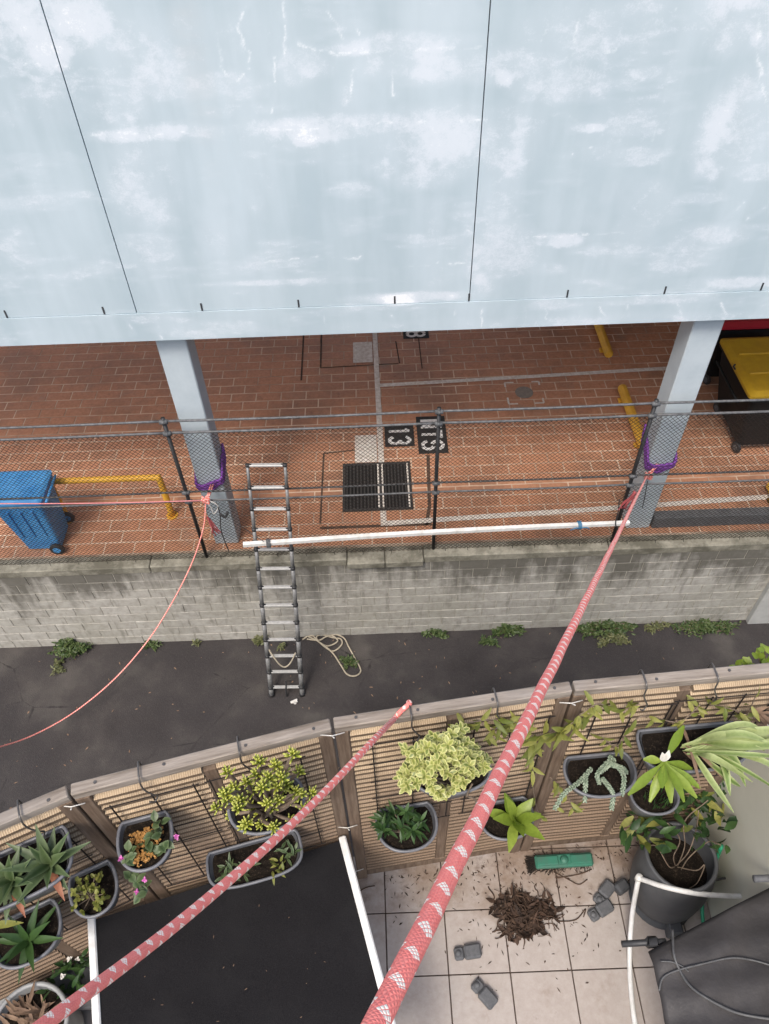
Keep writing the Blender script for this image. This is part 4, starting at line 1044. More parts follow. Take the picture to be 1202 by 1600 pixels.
for x, y, rx, ry, hg, n, lab, mt, L in (
    (113, 1006, .24, .18, .22, 420, 'bright green leafy weed clump at the wall base far left', 'leaf_weed', .06),
    (92, 1038, .10, .22, .05, 90, 'dry straggling weed runner on the asphalt below the far left clump', 'leaf_weed_dry', .045),
    (242, 1003, .14, .05, .08, 90, 'small weed at the wall base beside the slack red rope', 'leaf_weed', .045),
    (308, 999, .06, .03, .06, 40, 'tiny yellow green weed at the wall base left of the ladder', 'leaf_weed_dry', .04),
    (410, 1003, .09, .12, .14, 130, 'yellowish weed tuft directly left of the ladder', 'leaf_weed_dry', .05),
    (444, 1012, .06, .06, .06, 40, 'sparse weed showing between the ladder stiles', 'leaf_weed_dry', .04),
    (543, 1037, .12, .10, .07, 150, 'weed tuft inside the beige rope loop', 'leaf_weed', .04),
    (680, 993, .16, .06, .10, 120, 'small weed at the wall base below the middle post', 'leaf_weed', .05),
    (793, 986, .20, .10, .16, 260, 'dense green weed at the wall base left of the taut rope', 'leaf_weed', .055),
    (766, 1004, .14, .09, .08, 110, 'low weed out on the asphalt below the dense clump', 'leaf_weed', .05),
    (945, 985, .42, .13, .18, 620, 'wide weed patch at the wall base just right of the taut rope', 'leaf_weed', .05),
    (957, 1003, .22, .10, .10, 220, 'spread of weed on the asphalt in front of the wide patch', 'leaf_weed_dry', .05),
    (1105, 983, .42, .13, .15, 560, 'wide weed patch at the wall base near the rendered wall', 'leaf_weed', .045),
    (1030, 982, .20, .06, .10, 120, 'thin weed joining the two wide patches at the wall base', 'leaf_weed_dry', .045)):
    cx, cy = WP(x, y); weed(cx, min(cy, WY - 0.06), rx * 1.3, ry * 1.2, hg * 1.25, int(n * 1.25), lab, mt, L * 1.0)
# litter on the lane
mm = MB()
for k in range(150):
    x, y = random.uniform(-5.5, 5.5), random.uniform(3.6, 6.4)
    mm.leaf((x, y, 0.006), (random.uniform(-1, 1), random.uniform(-1, 1), 0.1), Vector((0, 0, 1)) + rv(.3), random.uniform(.015, .06), random.uniform(.01, .025), 0.1, 2)
tag(mm.build('ground_litter', 'leaf_dry'), 'scattered dry leaf litter on the asphalt', 'litter', kind='stuff')
c = G(460, 1098); mm = MB(); mm.tube([c + Vector((-.05, 0, 0)), c + Vector((.05, 0.02, 0.02))], [0.02, 0.03], 7); mm.tube([c, c + Vector((0.02, -0.03, 0.03))], 0.02, 6)
tag(mm.build('crumpled_wrapper', 'white_cord'), 'small crumpled pale wrapper on the asphalt below the ladder', 'litter')

# =================================================================== HANGING PLANTERS
def fence_pt(k, px, py, off=0.03):
    a, d, n_, L = frame_of(k); q = Vector((a.x, a.y, 0)) + n_ * off
    return at_plane(px, py, q, n_)
def outline(w_, dp, n=28, power=2.4):
    v0 = 0.38 * dp; th = math.asin(v0 / (dp - v0)); P = []
    for i in range(n + 1):
        a = PI + th - (PI + 2 * th) * i / n
        c, s_ = math.cos(a), math.sin(a)
        P.append(((w_ / 2) * math.copysign(abs(c) ** (2 / power), c), v0 + math.copysign(abs(s_) ** (2 / power), s_) * (dp - v0)))
    v_min = min(q[1] for q in P); return [(a, max(0.0, b - max(0, v_min))) for a, b in P]
POTS = {}
def planter(key, k, L_, R_, Fr, hgt, lab, power=2.4, soil='soil', taper=0.72, nm='hanging_planter', off=0.035, rimmat='pot_rim'):
    a, d, n_, L = frame_of(k)
    l, r = fence_pt(k, *L_, off), fence_pt(k, *R_, off); z = (l.z + r.z) / 2; mid = (l + r) / 2; mid.z = z
    w_ = (r - l).length / (0.80 ** (2 / power)); fr = at_z(*Fr, z); dp = max(0.08, (fr - mid).dot(n_))
    root = empty(nm, lab, 'planter', (mid.x, mid.y, z - hgt), 'hanging planters on the timber screens')
    O = outline(w_, dp, 26, power)
    def ring(sc, zz, inset=0.0):
        return [mid + d * (u_ * sc * (1 - inset / (w_ / 2))) + n_ * (0.003 + v_ * (sc * (1 - inset / dp)) + inset * 0.9) + Vector((0, 0, zz)) for u_, v_ in O]
    mm = MB(); mm.loft([ring(taper, -hgt), ring(taper + (1 - taper) * .5, -hgt * .5), ring(0.985, -0.012)], True, False); 
    inner = [ring(0.97, -0.006, 0.010), ring(0.93, -0.05, 0.012)]
    mm.build('pot', 'pot_plastic', root, True)
    mm = MB(); mm.tube(ring(1.0, 0.0), 0.0068, 8, closed=True); mm.build('rim', rimmat, root, True)
    mm = MB(); mm.loft([ring(0.975, 0.002, 0.004), ring(0.93, -0.022, 0.008)], False, False); mm.build('inner_wall', 'pot_plastic', root, True)
    rg_ = ring(0.95, -0.020, 0.004); c = sum(rg_, Vector()) / len(rg_); so = MB()
    NR_ = 5; V = []
    for i in range(NR_):
        q = 1 - i / NR_
        for pt in rg_: V.append(c + (pt - c) * q + Vector((0, 0, (random.uniform(-.006, .006) if i else 0) + 0.008 * (1 - q))))
    V.append(c + Vector((0, 0, 0.01))); nn = len(rg_); Fs = []
    for i in range(NR_ - 1):
        for j in range(nn): Fs.append((i * nn + j, i * nn + (j + 1) % nn, (i + 1) * nn + (j + 1) % nn, (i + 1) * nn + j))
    for j in range(nn): Fs.append(((NR_ - 1) * nn + j, (NR_ - 1) * nn + (j + 1) % nn, NR_ * nn))
    so.add(V, Fs); so.build('soil', soil, root, True)
    POTS[key] = dict(c=c + Vector((0, 0, 0.01)), d=d, n=n_, w=w_, dp=dp, z=z, mid=mid, k=k)
    print('pot', key, 'w %.2f dp %.2f z %.2f' % (w_, dp, z - TERR))
    return root
planter('A', 0, (-75, 1352), (97, 1303), (50, 1398), .17, 'long grey trough of agaves at the left edge', 3.4)
planter('B', 0, (112, 1370), (168, 1343), (150, 1430), .15, 'small round grey pot of yellow green herb below the trough corner', 2.2)
planter('C', 1, (192, 1286), (258, 1266), (236, 1356), .15, 'grey half round pot with golden gravel and pink flower', 2.2)
planter('D', 1, (365, 1238), (458, 1212), (428, 1297), .17, 'grey pot under the yellow green jade bush', 2.2)
planter('E', 1, (332, 1332), (456, 1296), (400, 1377), .15, 'long grey trough with sparse seedlings below the jade bush', 3.2)
planter('F', 2, (594, 1266), (668, 1252), (638, 1329), .15, 'round grey pot of dark green leaves low on the middle screen', 2.2)
planter('G', 2, (655, 1195), (750, 1178), (718, 1238), .16, 'grey pot under the cream variegated bush', 2.2)
planter('H', 2, (752, 1254), (817, 1246), (792, 1311), .15, 'grey pot of bright broad leaves just right of the taut rope', 2.2)
planter('I', 3, (888, 1180), (972, 1177), (934, 1245), .15, 'grey half round pot with silvery trailing stems', 2.2)
planter('J', 3, (1002, 1141), (1140, 1127), (1075, 1205), .18, 'large grey trough holding the bromeliad and strap leaved plant', 3.0)
planter('K', 3, (986, 1226), (1046, 1214), (1022, 1272), .16, 'small grey pot beneath the bromeliad', 2.2)
planter('M', 0, (-10, 1440), (82, 1408), (42, 1506), .16, 'shaded grey pot with dark aloe at the lower left edge', 2.3)

# wire grids on hooks
def grid(k, s0, s1, z0, z1, nu, nv_, lab):
    a, d, n_, L = frame_of(k); o_ = Vector((a.x, a.y, 0)) + n_ * 0.032
    root = empty('wire_grid', lab, 'grid', tuple(o_ + d * (s0 + s1) / 2 + Vector((0, 0, z0))), 'wire grids on the timber screens')
    for i in range(nu):
        s_ = s0 + (s1 - s0) * i / (nu - 1); MB().tube([o_ + d * s_ + Vector((0, 0, z0)), o_ + d * s_ + Vector((0, 0, z1))], 0.0032, 6).build('upright_wire', 'wire_black', root)
    for j in range(nv_):
        z = z0 + (z1 - z0) * j / (nv_ - 1); MB().tube([o_ + d * (s0 - .02) + n_ * 0.005 + Vector((0, 0, z)), o_ + d * (s1 + .02) + n_ * 0.005 + Vector((0, 0, z))], 0.0026, 6).build('cross_wire', 'wire_black', root)
def hook(k, px, py, lab):
    a, d, n_, L = frame_of(k); q = fence_pt(k, px, py, 0.0); base = Vector((q.x, q.y, ZT))
    q = Vector((a.x, a.y, 0)) + d * ((base - Vector((a.x, a.y, ZT))).dot(d)); q.z = ZT
    P = [q - n_ * .040 + Vector((0, 0, -.03)), q - n_ * .034 + Vector((0, 0, .008)), q + Vector((0, 0, .014)), q + n_ * .036 + Vector((0, 0, .006)), q + n_ * .045 + Vector((0, 0, -.05)), q + n_ * .05 + d * .02 + Vector((0, 0, -.10)), q + n_ * .045 + d * .03 + Vector((0, 0, -.13)), q + n_ * .055 + d * .015 + Vector((0, 0, -.15)), q + n_ * .06 + Vector((0, 0, -.13))]
    mm = MB(); mm.tube(smoothpts(P, 5), 0.0033, 7); tag(mm.build('s_hook', 'hook_steel', None, True), lab, 'hook', 's hooks over the screen rail')
zb = TERR
grid(0, 0.28, 0.84, zb + 0.75, zb + 1.68, 5, 7, 'wire grid behind the agave trough on the leftmost screen')
grid(1, 0.10, 0.40, zb + 0.75, zb + 1.72, 3, 7, 'wire grid behind the gravel and pink flower pot')
grid(1, 0.46, 0.80, zb + 0.75, zb + 1.72, 3, 7, 'wire grid behind the yellow green jade bush')
grid(2, 0.14, 0.46, zb + 0.80, zb + 1.70, 3, 6, 'wire grid behind the cream variegated bush')
grid(2, 0.54, 0.84, zb + 0.80, zb + 1.70, 3, 6, 'wire grid behind the vine and the taut rope')
grid(3, 0.12, 0.42, zb + 0.90, zb + 1.70, 3, 6, 'wire grid above the silvery trailing stems')
grid(3, 0.44, 0.84, zb + 0.90, zb + 1.72, 4, 6, 'wire grid above the large right trough')
for k, px, py, lab in ((0, 30, 1265, 's hook over the rail above the agave trough'), (1, 218, 1206, 's hook over the rail above the gravel pot'), (1, 372, 1163, 's hook over the rail above the jade bush'), (2, 641, 1107, 's hook over the rail where the rope crosses'),
                       (2, 775, 1086, 's hook over the rail left of the taut rope'), (3, 1008, 1056, 's hook over the rail above the silvery pot'), (3, 1120, 1045, 's hook over the rail above the large trough')):
    hook(k, px, py, lab)

# =================================================================== PLANTS
def rosette(mm, c, up, num, L, W, spread=(0.3, 1.0), droop=.25, **kw):
    up = Vector(up).normalized(); u_ = up.orthogonal().normalized(); v_ = up.cross(u_); a0 = random.uniform(0, 6.28)
    for i in range(num):
        a = a0 + i * 2.399; q = spread[0] + (spread[1] - spread[0]) * i / max(1, num - 1)
        d_ = (u_ * math.cos(a) + v_ * math.sin(a)) * math.sin(q * PI / 2) + up * math.cos(q * PI / 2)
        mm.leaf(c, d_, up, L * random.uniform(.8, 1.1), W, droop, **kw)
def leaves_as_parts(root, mat, c, up, n, L, W, spread, droop, nseg=6, fold=.3, wide=.4, **kw):
    up = Vector(up).normalized(); u_ = up.orthogonal().normalized(); v_ = up.cross(u_); a0 = random.uniform(0, 6.28)
    for i in range(n):
        a = a0 + i * 2.399 + random.uniform(-.2, .2); q = spread[0] + (spread[1] - spread[0]) * i / max(1, n - 1)
        d_ = (u_ * math.cos(a) + v_ * math.sin(a)) * math.sin(q * PI / 2) + up * math.cos(q * PI / 2)
        mm = MB(); mm.leaf(c, d_, up, L * random.uniform(.75, 1.1), W * random.uniform(.85, 1.1), droop * random.uniform(.6, 1.4), n=nseg, fold=fold, wide=wide, **kw)
        mm.build('leaf', mat, root, True)
UP = Vector((0, 0, 1))
# A: agaves
pa = POTS['A']
for i, (u_, lab, L) in enumerate(((0.30, 'green agave rosette at the right of the left trough', .155), (-0.02, 'agave rosette partly cut by the left picture edge', .15))):
    c = pa['c'] + pa['d'] * (pa['w'] * u_)
    r = empty('agave', lab, 'plant', c, 'agaves in the left trough'); leaves_as_parts(r, 'leaf_agave', c, UP + pa['n'] * .25, 15, L, .034, (.25, .95), .08, fold=.45, wide=.32)
    for k in range(2):
        mm = MB(); mm.leaf(c, (-.8 + k * 1.2, -.6, .1), UP, L * .9, .028, .2, n=5, fold=.4); mm.build('leaf', 'leaf_red', r, True)
# B: herb
pb = POTS['B']; r = empty('herb_plant', 'yellow green round leaved herb in the small left pot', 'plant', pb['c']); mm = MB(); st = MB()
for k in range(24):
    e = pb['c'] + pb['d'] * random.uniform(-.075, .045) + pb['n'] * random.uniform(-.05, .06) + UP * random.uniform(.02, .09)
    st.tube([pb['c'] + pb['d'] * -.02, e], .002, 4)
    for j in range(5): mm.leaf(e, rv() + UP * .3, UP + rv(.4), .020, .016, .1, n=3, tip=.4)
mm.build('foliage', 'leaf_vine', r); st.build('stem', 'twig', r)
# C: gravel + flower
pc = POTS['C']; gv = empty('gravel_topping', 'golden bark and gravel spread over the soil beside the pink flower', 'gravel', pc['c'] + UP * .012); gv['kind'] = 'stuff'; mm = MB()
for k in range(260):
    u_, v_ = random.choice(((-.012, .045), (.02, -.03), (-.01, -.04)))
    p_ = pc['c'] + pc['d'] * (u_ + max(-.045, min(.045, random.gauss(0, .026)))) + pc['n'] * (v_ * .8 + max(-.035, min(.035, random.gauss(0, .018)))) + UP * random.uniform(.008, .02)
    s_ = random.uniform(.0035, .008); mm.box(p_, (s_ * 1.5, s_, s_), Matrix.Rotation(random.uniform(0, 6), 3, 'Z') @ Matrix.Rotation(random.uniform(0, 3), 3, 'X'))
mm.build('gravel', 'gold_gravel', gv)
r = empty('flowering_plant', 'trailing green plant with pink flowers in the gravel pot', 'plant', pc['c']); mm = MB(); pk = MB()
for (u_, v_, zz, n) in ((-.06, .02, .03, 7), (.05, -.03, .03, 6), (.07, .02, .025, 6), (.0, .0, .03, 4), (-.055, .10, -.01, 8), (.055, -.055, .05, 5), (-.03, .13, -.05, 5), (.02, .03, .02, 4)):
    for j in range(n): mm.leaf(pc['c'] + pc['d'] * (u_ + random.uniform(-.015, .015)) + pc['n'] * (v_ + random.uniform(-.015, .015)) + UP * zz, rv() + UP * .2, UP + rv(.4), .04, .03, .2, n=4)
mm.build('foliage', 'leaf_agave', r)
for (u_, v_, zz) in ((-.085, .03, .03), (-.01, .115, .0), (.115, .0, .02), (-.05, .135, -.04)):
    pk = MB(); rosette(pk, pc['c'] + pc['d'] * u_ + pc['n'] * v_ + UP * zz, UP + rv(.5), 5, .013, .010); pk.build('flower', 'petal_pink', r)
# D: jade bush
pd = POTS['D']; r = empty('jade_bush', 'yellow green jade bush with finger leaves in front of the screen', 'plant', pd['c']); mm = MB(); st = MB()
tips = []
for (px, py) in ((355, 1206), (385, 1222), (405, 1190), (430, 1195), (458, 1178), (468, 1205), (440, 1215), (420, 1215), (395, 1235), (365, 1230), (338, 1262), (355, 1250), (375, 1250), (392, 1262), (410, 1248), (425, 1240), (445, 1232), (462, 1236), (425, 1262), (405, 1272), (385, 1285), (362, 1275), (383, 1292), (408, 1288), (428, 1270), (448, 1225), (432, 1228), (470, 1240), (488, 1238), (475, 1262), (352, 1240), (372, 1262), (418, 1255), (435, 1250), (410, 1230), (458, 1248), (428, 1292), (455, 1280), (442, 1205), (400, 1210)):
    a, d_, n_, L = frame_of(1); q = fence_pt(1, px, py, random.uniform(.10, .30)); tips.append(q)
    st.tube(smoothpts([pd['c'] + rv(.03), (pd['c'] + q) / 2 + UP * .03 + rv(.02), q], 4), [.0075] * 8 + [.004], 5)
    up = (q - pd['c']).normalized() * .5 + UP * .7
    nl = 15
    for i in range(nl):
        an = i * 2.399; qq = .10 + .80 * i / nl; u_ = up.orthogonal().normalized(); v_ = up.normalized().cross(u_)
        dd_ = (u_ * math.cos(an) + v_ * math.sin(an)) * math.sin(qq * PI / 2) + up.normalized() * math.cos(qq * PI / 2)
        mm.plump(q - up.normalized() * (.022 * i / nl), dd_, random.uniform(.024, .036), .0050)
mm.build('foliage', 'leaf_jade', r, True); st.build('stem', 'twig', r, True)
# E: seedlings
pe = POTS['E']
for i, (u_, v_, lab, mt, n, L) in enumerate(((-.30, .0, 'dull green seedling at the left of the lower trough', 'leaf_agave', 26, .05), (-.12, .02, 'small leafy seedling in the middle of the lower trough', 'leaf_agave', 14, .045), (.22, .03, 'pale star shaped seedling at the right of the lower trough', 'leaf_vine', 16, .045), (.36, -.01, 'grey green seedling at the right end of the lower trough', 'leaf_agave', 16, .05))):
    c = pe['c'] + pe['d'] * (u_ * pe['w']) + pe['n'] * v_; r = empty('seedling', lab, 'plant', c); mm = MB()
    for k in range(n): mm.leaf(c + pe['d'] * random.uniform(-.03, .03) + pe['n'] * random.uniform(-.03, .03), rv() + UP * .5, UP + rv(.3), L * random.uniform(.6, 1.1), .013, .3, n=4)
    mm.build('foliage', mt, r)
# F
p_ = POTS['F']; r = empty('dark_leafy_plant', 'dark green leafy plant in the low pot on the middle screen', 'plant', p_['c']); mm = MB(); st = MB()
for k in range(16):
    e = p_['c'] + p_['d'] * random.uniform(-.12, .06) + p_['n'] * random.uniform(-.07, .05) + UP * random.uniform(.03, .16); st.tube([p_['c'] + rv(.02), e], .0025, 4)
    for j in range(9): mm.leaf(e, rv() + UP * .15, UP + rv(.3), random.uniform(.04, .07), .016, .3, n=4)
mm.build('foliage', 'leaf_dark', r); st.build('stem', 'twig', r)
# G: variegated bush
p_ = POTS['G']; r = empty('variegated_bush', 'dense cream and green variegated bush in front of the middle screen', 'plant', p_['c']); mm = MB(); st = MB()
cnt = 0
while cnt < 165:
    u_, v_ = random.uniform(-1, 1), random.uniform(-1, 1)
    if u_ * u_ + v_ * v_ > 1: continue
    wob = 1 + .16 * math.sin(5 * math.atan2(v_, u_) + 1) + .1 * math.sin(9 * math.atan2(v_, u_)); px = 690 + u_ * 66 * wob - v_ * 6; py = 1190 + v_ * 46 * wob + (10 if u_ < -.4 else 0)
    if 662 < px < 712 and 1203 < py < 1229 and random.random() < .75: continue
    off = .13 + .13 * (1 - u_ * u_ - v_ * v_) + max(0, v_) * .10 + random.uniform(-.06, .05)
    q = fence_pt(2, px, py, off); st.tube(smoothpts([p_['c'] + rv(.03), (p_['c'] + q) / 2 + rv(.02), q], 3), .0025, 4)
    out = (q - p_['c'] + UP * .10).normalized(); out = out * .6 + UP * .5 + p_['n'] * .3
    rosette(mm, q, out + rv(.35), 6, .031, .0175, (.25, 1.0), .2, n=5, fold=.25, wide=.58, tip=.2); cnt += 1
mm.build('foliage', 'leaf_variegated', r, True); st.build('stem', 'twig', r)
mm = MB(); a_ = fence_pt(2, 738, 1225, .2)
mm.tube(smoothpts([a_, fence_pt(2, 730, 1243, .2), fence_pt(2, 742, 1248, .2), fence_pt(2, 744, 1260, .2)], 5), .004, 5)
tag(mm.build('trailing_shoot', 'twig', None, True), 'curling yellow shoot dangling under the cream variegated bush', 'shoot')
# H
p_ = POTS['H']; r = empty('broad_leaved_plant', 'bright green broad leaved plant right of the taut rope', 'plant', p_['c']); leaves_as_parts(r, 'leaf_bright', p_['c'] + p_['d'] * .03, UP + p_['d'] * .2 + p_['n'] * .15, 11, .17, .06, (.1, .85), .25, fold=.25, wide=.5)
# I : silvery trailing
p_ = POTS['I']; r = empty('silver_succulent', 'silvery trailing succulent spilling over the half round pot', 'plant', p_['c'])
for P in ([(925, 1200), (905, 1222), (882, 1240), (868, 1262)], [(915, 1208), (915, 1225), (914, 1250)], [(945, 1195), (934, 1210), (936, 1222)], [(955, 1180), (950, 1196), (940, 1205)], [(950, 1192), (965, 1198), (975, 1215), (972, 1240)], [(955, 1195), (972, 1200), (978, 1206)], [(940, 1215), (952, 1230), (958, 1242), (956, 1262)], [(945, 1192), (958, 1196)], [(962, 1186), (948, 1194)]):
    pts_ = []
    for j, (px, py) in enumerate(P):
        q = at_z(px, py, p_['z'] + (.045 if j < len(P) - 1 else .0) - (.05 if py > 1240 else 0)); pts_.append(q)
    path = smoothpts(pts_, 8); mm = MB()
    for i, q in enumerate(path):
        dd_ = (path[min(i + 1, len(path) - 1)] - path[max(i - 1, 0)]).normalized()
        for j in range(4):
            o_ = dd_.orthogonal().normalized(); o_ = Matrix.Rotation(j * PI / 2 + i * .8, 3, dd_) @ o_
            mm.plump(q, o_ + dd_ * .9, .0145, .0046, 4)
    mm.build('stem', 'leaf_silver', r, True)
# J : bromeliad and strap plant
p_ = POTS['J']; c = at_z(1038, 1190, p_['z'] + .10)
r = empty('bromeliad', 'bright yellow green bromeliad rosette leaning out of the large trough', 'plant', c)
for k, (dx, dy) in enumerate(((-52, 48), (-20, 58), (12, 60), (32, 52), (52, 40), (44, 10), (30, -55), (-30, -4), (4, 34), (-4, 40), (48, 55))):
    e = at_z(1038 + dx, 1190 + dy, p_['z'] + random.uniform(.02, .17)); dd_ = e - c; mm = MB()
    mm.leaf(c, dd_, UP + rv(.15), dd_.length * 1.05, .036, random.uniform(-.05, .2), n=6, fold=.45, wide=.6, tip=.25); mm.build('leaf', 'leaf_bright', r, True)
mm = MB(); mm.leaf(c, (0.2, .3, 1), (0, -1, .3), .06, .03, .1); mm.leaf(c, (-.3, .3, 1), (0, -1, .3), .05, .03, .1); mm.build('bract', 'petal_white', r)
c = at_z(1075, 1170, p_['z'] + .06); r = empty('strap_leaved_plant', 'pale green strap leaved plant reaching right out of the large trough', 'plant', c)
for k, (ex, ey, w_, zz) in enumerate(((1202, 1160, .05, .16), (1230, 1175, .05, .16), (1215, 1200, .045, .12), (1240, 1215, .045, .12), (1200, 1225, .04, .08), (1180, 1248, .035, -.02), (1135, 1262, .045, -.06), (1150, 1232, .035, .02), (1250, 1150, .05, .2), (1190, 1145, .05, .2), (1225, 1188, .04, .18), (1260, 1195, .04, .1), (1170, 1160, .045, .2), (1210, 1240, .035, .0), (1160, 1205, .035, .06), (1128, 1245, .03, -.05), (1245, 1165, .045, .14), (1195, 1180, .04, .2))):
    e = at_z(ex, ey, p_['z'] + zz); e.x = min(e.x, 3.0); m_ = (c + e) / 2 + UP * random.uniform(.04, .11) + rv(.015)
    path = smoothpts([c + rv(.03), m_ + rv(.045), e + rv(.06)], 6); mm = MB(); V = []; E_ = []
    for i, q in enumerate(path):
        t_ = i / (len(path) - 1); dd_ = (path[min(i + 1, len(path) - 1)] - path[max(i - 1, 0)]).normalized(); sd_ = dd_.cross(UP).normalized(); nn_ = sd_.cross(dd_)
        wd = w_ * (.26 + .22 * ((k * 37) % 10) / 10) * min(1, .10 + t_ * 2.4) * (1 - t_ ** 5) + .001
        V += [q - sd_ * wd + nn_ * wd * .4, q, q + sd_ * wd + nn_ * wd * .4]; E_ += [1, 0, 1]
    Fs = []
    for i in range(len(path) - 1):
        o_ = i * 3; Fs += [(o_, o_ + 1, o_ + 4, o_ + 3), (o_ + 1, o_ + 2, o_ + 5, o_ + 4)]
    mm.add(V, Fs, random.random(), E_); mm.build('leaf', 'leaf_strap', r, True)
for k in range(9):
    mm = MB(); mm.leaf(c + rv(.02), Vector((random.uniform(-.3, 1), random.uniform(-.8, .4), random.uniform(-.2, .3))), UP, random.uniform(.08, .18), .014, .3, n=4); mm.build('leaf', 'leaf_dry', r, True)
# K
p_ = POTS['K']; r = empty('seedling', 'thin seedlings in the small pot beneath the bromeliad', 'plant', p_['c']); mm = MB()
for k in range(40): mm.leaf(p_['c'] + p_['d'] * random.uniform(-.06, .06) + p_['n'] * random.uniform(-.04, .05), rv(.4) + UP, rv(), random.uniform(.03, .07), .006, .3, n=3)
mm.build('foliage', 'leaf_dark', r)
# M : aloe in shade
p_ = POTS['M']; r = empty('aloe', 'dark green aloe in the shaded lower left pot', 'plant', p_['c']); leaves_as_parts(r, 'leaf_dark', p_['c'], UP + p_['n'] * .2, 12, .16, .03, (.3, 1.0), .12, fold=.4, wide=.35)
mm = MB(); c = at_z(-20, 1447, p_['z'] + .1); e = at_z(36, 1441, p_['z'] + .1); mm.leaf(c, e - c, UP, (e - c).length, .03, .05, n=5); mm.build('leaf', 'leaf_vine', r, True)
# vines over the right screens
def vine(k, P, lab, nl, mat='leaf_vine', L=.06):
    pts_ = [fence_pt(k, px, py, .045 + random.uniform(0, .04)) for px, py in P]; path = smoothpts(pts_, 8)
    r = empty('climbing_vine', lab, 'vine', path[0], 'vines on the right screens'); MB().tube(path, .0028, 5).build('stem', 'twig', r, True); mm = MB()
    for i in range(int(nl * 1.6)):
        q = random.choice(path); mm.leaf(q, rv() + frame_of(k)[2] * .4 - UP * .2, frame_of(k)[2] + UP * .6 + rv(.4), L * random.uniform(.6, 1.2), L * .34, .35, n=5, fold=.3)
    mm.build('foliage', mat, r, True)
vine(2, [(705, 1140), (740, 1128), (790, 1125), (830, 1140)], 'vine crossing the middle screen above the cream bush', 22)
vine(2, [(760, 1150), (785, 1135), (800, 1160), (812, 1130)], 'drooping vine shoot left of the taut rope', 12)
vine(2, [(828, 1165), (850, 1148), (880, 1140), (915, 1112)], 'leafy vine right of the taut rope at the screen joint', 26, L=.075)
vine(2, [(835, 1170), (832, 1215), (838, 1260), (848, 1280)], 'thin vine trailing down right of the taut rope', 10)
vine(3, [(905, 1118), (935, 1100), (965, 1110), (1000, 1100)], 'vine along the top of the right screen above the silvery pot', 16)
vine(3, [(940, 1150), (965, 1165), (1000, 1120), (1060, 1128), (1095, 1100)], 'twining vine between the two right pots', 16)
vine(3, [(1110, 1100), (1150, 1110), (1165, 1120), (1180, 1090)], 'vine shoot above the strap leaved plant', 14)
vine(3, [(860, 1215), (880, 1235), (895, 1262), (880, 1270)], 'vine hanging below the silvery pot', 9)
r = empty('leaf_sprig', 'yellow green leafy sprig rising behind the screen at the right edge', 'plant', at_y(1195, 1030, 1.56)); mm = MB(); st = MB()
for (px, py) in ((1195, 1015), (1185, 1028), (1200, 1030), (1165, 1040), (1150, 1040), (1190, 1038), (1205, 1020), (1210, 1040), (1175, 1036)):
    q = at_y(px, py, 1.58); st.tube([at_y(1200, 1060, 1.58), q], .003, 5)
    for j in range(3): mm.leaf(q, rv() + UP * .3, UP + rv(.3) - Vector((0, .4, 0)), .04, .026, .2, n=4, tip=.3)
mm.build('foliage', 'leaf_bright', r, True); st.build('stem', 'twig', r)
mm = MB()
for k in range(14): mm.leaf(fence_pt(3, 1165 + k * 4, 1118 + random.uniform(-8, 8), .06), Vector((1, -.2, .1)) + rv(.5), UP + rv(.4), .09, .018, .25, n=4)
r = empty('dead_frond', 'dry brown frond on the right screen at the picture edge', 'plant', fence_pt(3, 1180, 1118, .06)); mm.build('foliage', 'leaf_dry', r)

# =================================================================== TERRACE THINGS
# ---- big grey floor pot
def lathe_ring(c, ax_, r, n=36):
    u_ = ax_.orthogonal().normalized(); v_ = ax_.cross(u_); return [c + (u_ * math.cos(2 * PI * i / n) + v_ * math.sin(2 * PI * i / n)) * r for i in range(n)]
def floor_pot(nm, lab, base, ax_, prof, mat, soil_h, rim_r):
    root = empty(nm, lab, 'pot', base); ax_ = ax_.normalized(); mm = MB()
    mm.loft([lathe_ring(base + ax_ * h_, ax_, r_) for r_, h_ in prof], True, False); mm.build('body', mat, root, True)
    r1, h1 = prof[-1]
    mm = MB(); mm.tube(lathe_ring(base + ax_ * h1, ax_, r1 - .006), .011, 8, closed=True); mm.build('rim', mat, root, True)
    mm = MB(); mm.loft([lathe_ring(base + ax_ * h1, ax_, r1 - .012), lathe_ring(base + ax_ * soil_h, ax_, rim_r)], False, False); mm.build('inner_wall', mat, root, True)
    mm = MB(); rg_ = lathe_ring(base + ax_ * soil_h, ax_, rim_r + .004); mm.add(rg_ + [base + ax_ * (soil_h + .02)], [(i, (i + 1) % 36, 36) for i in range(36)]); mm.build('soil', 'soil', root, True)
    return root
bp = Vector((1.405, 1.115, TERR))
potax = Vector((-.01, .10, 1))
lp = floor_pot('floor_pot', 'large dark grey self watering pot in the terrace corner', bp, potax, [(.13, .035), (.155, .06), (.178, .15), (.190, .28), (.187, .40), (.178, .49), (.170, .52)], 'grey_pot', .39, .152)
MB().tube([bp + Vector((0, 0, .0)), bp + Vector((0, 0, .03))], [.15, .165], 30).build('saucer', 'grey_pot', lp, True)
MB().bbox(bp + Vector((.02, -.17, .05)), (.07, .06, .10), .008).build('water_spout', 'grey_pot', lp)
MB().bbox(bp + Vector((-.195, .05, .035)), (.075, .06, .07), .012, Matrix.Rotation(.5, 3, 'Z')).build('filler_cap', 'grey_pot', lp)
c = bp + potax.normalized() * .40
r = empty('corner_shrub', 'leggy shrub with bare twigs and broad leaves in the large grey pot', 'plant', c)
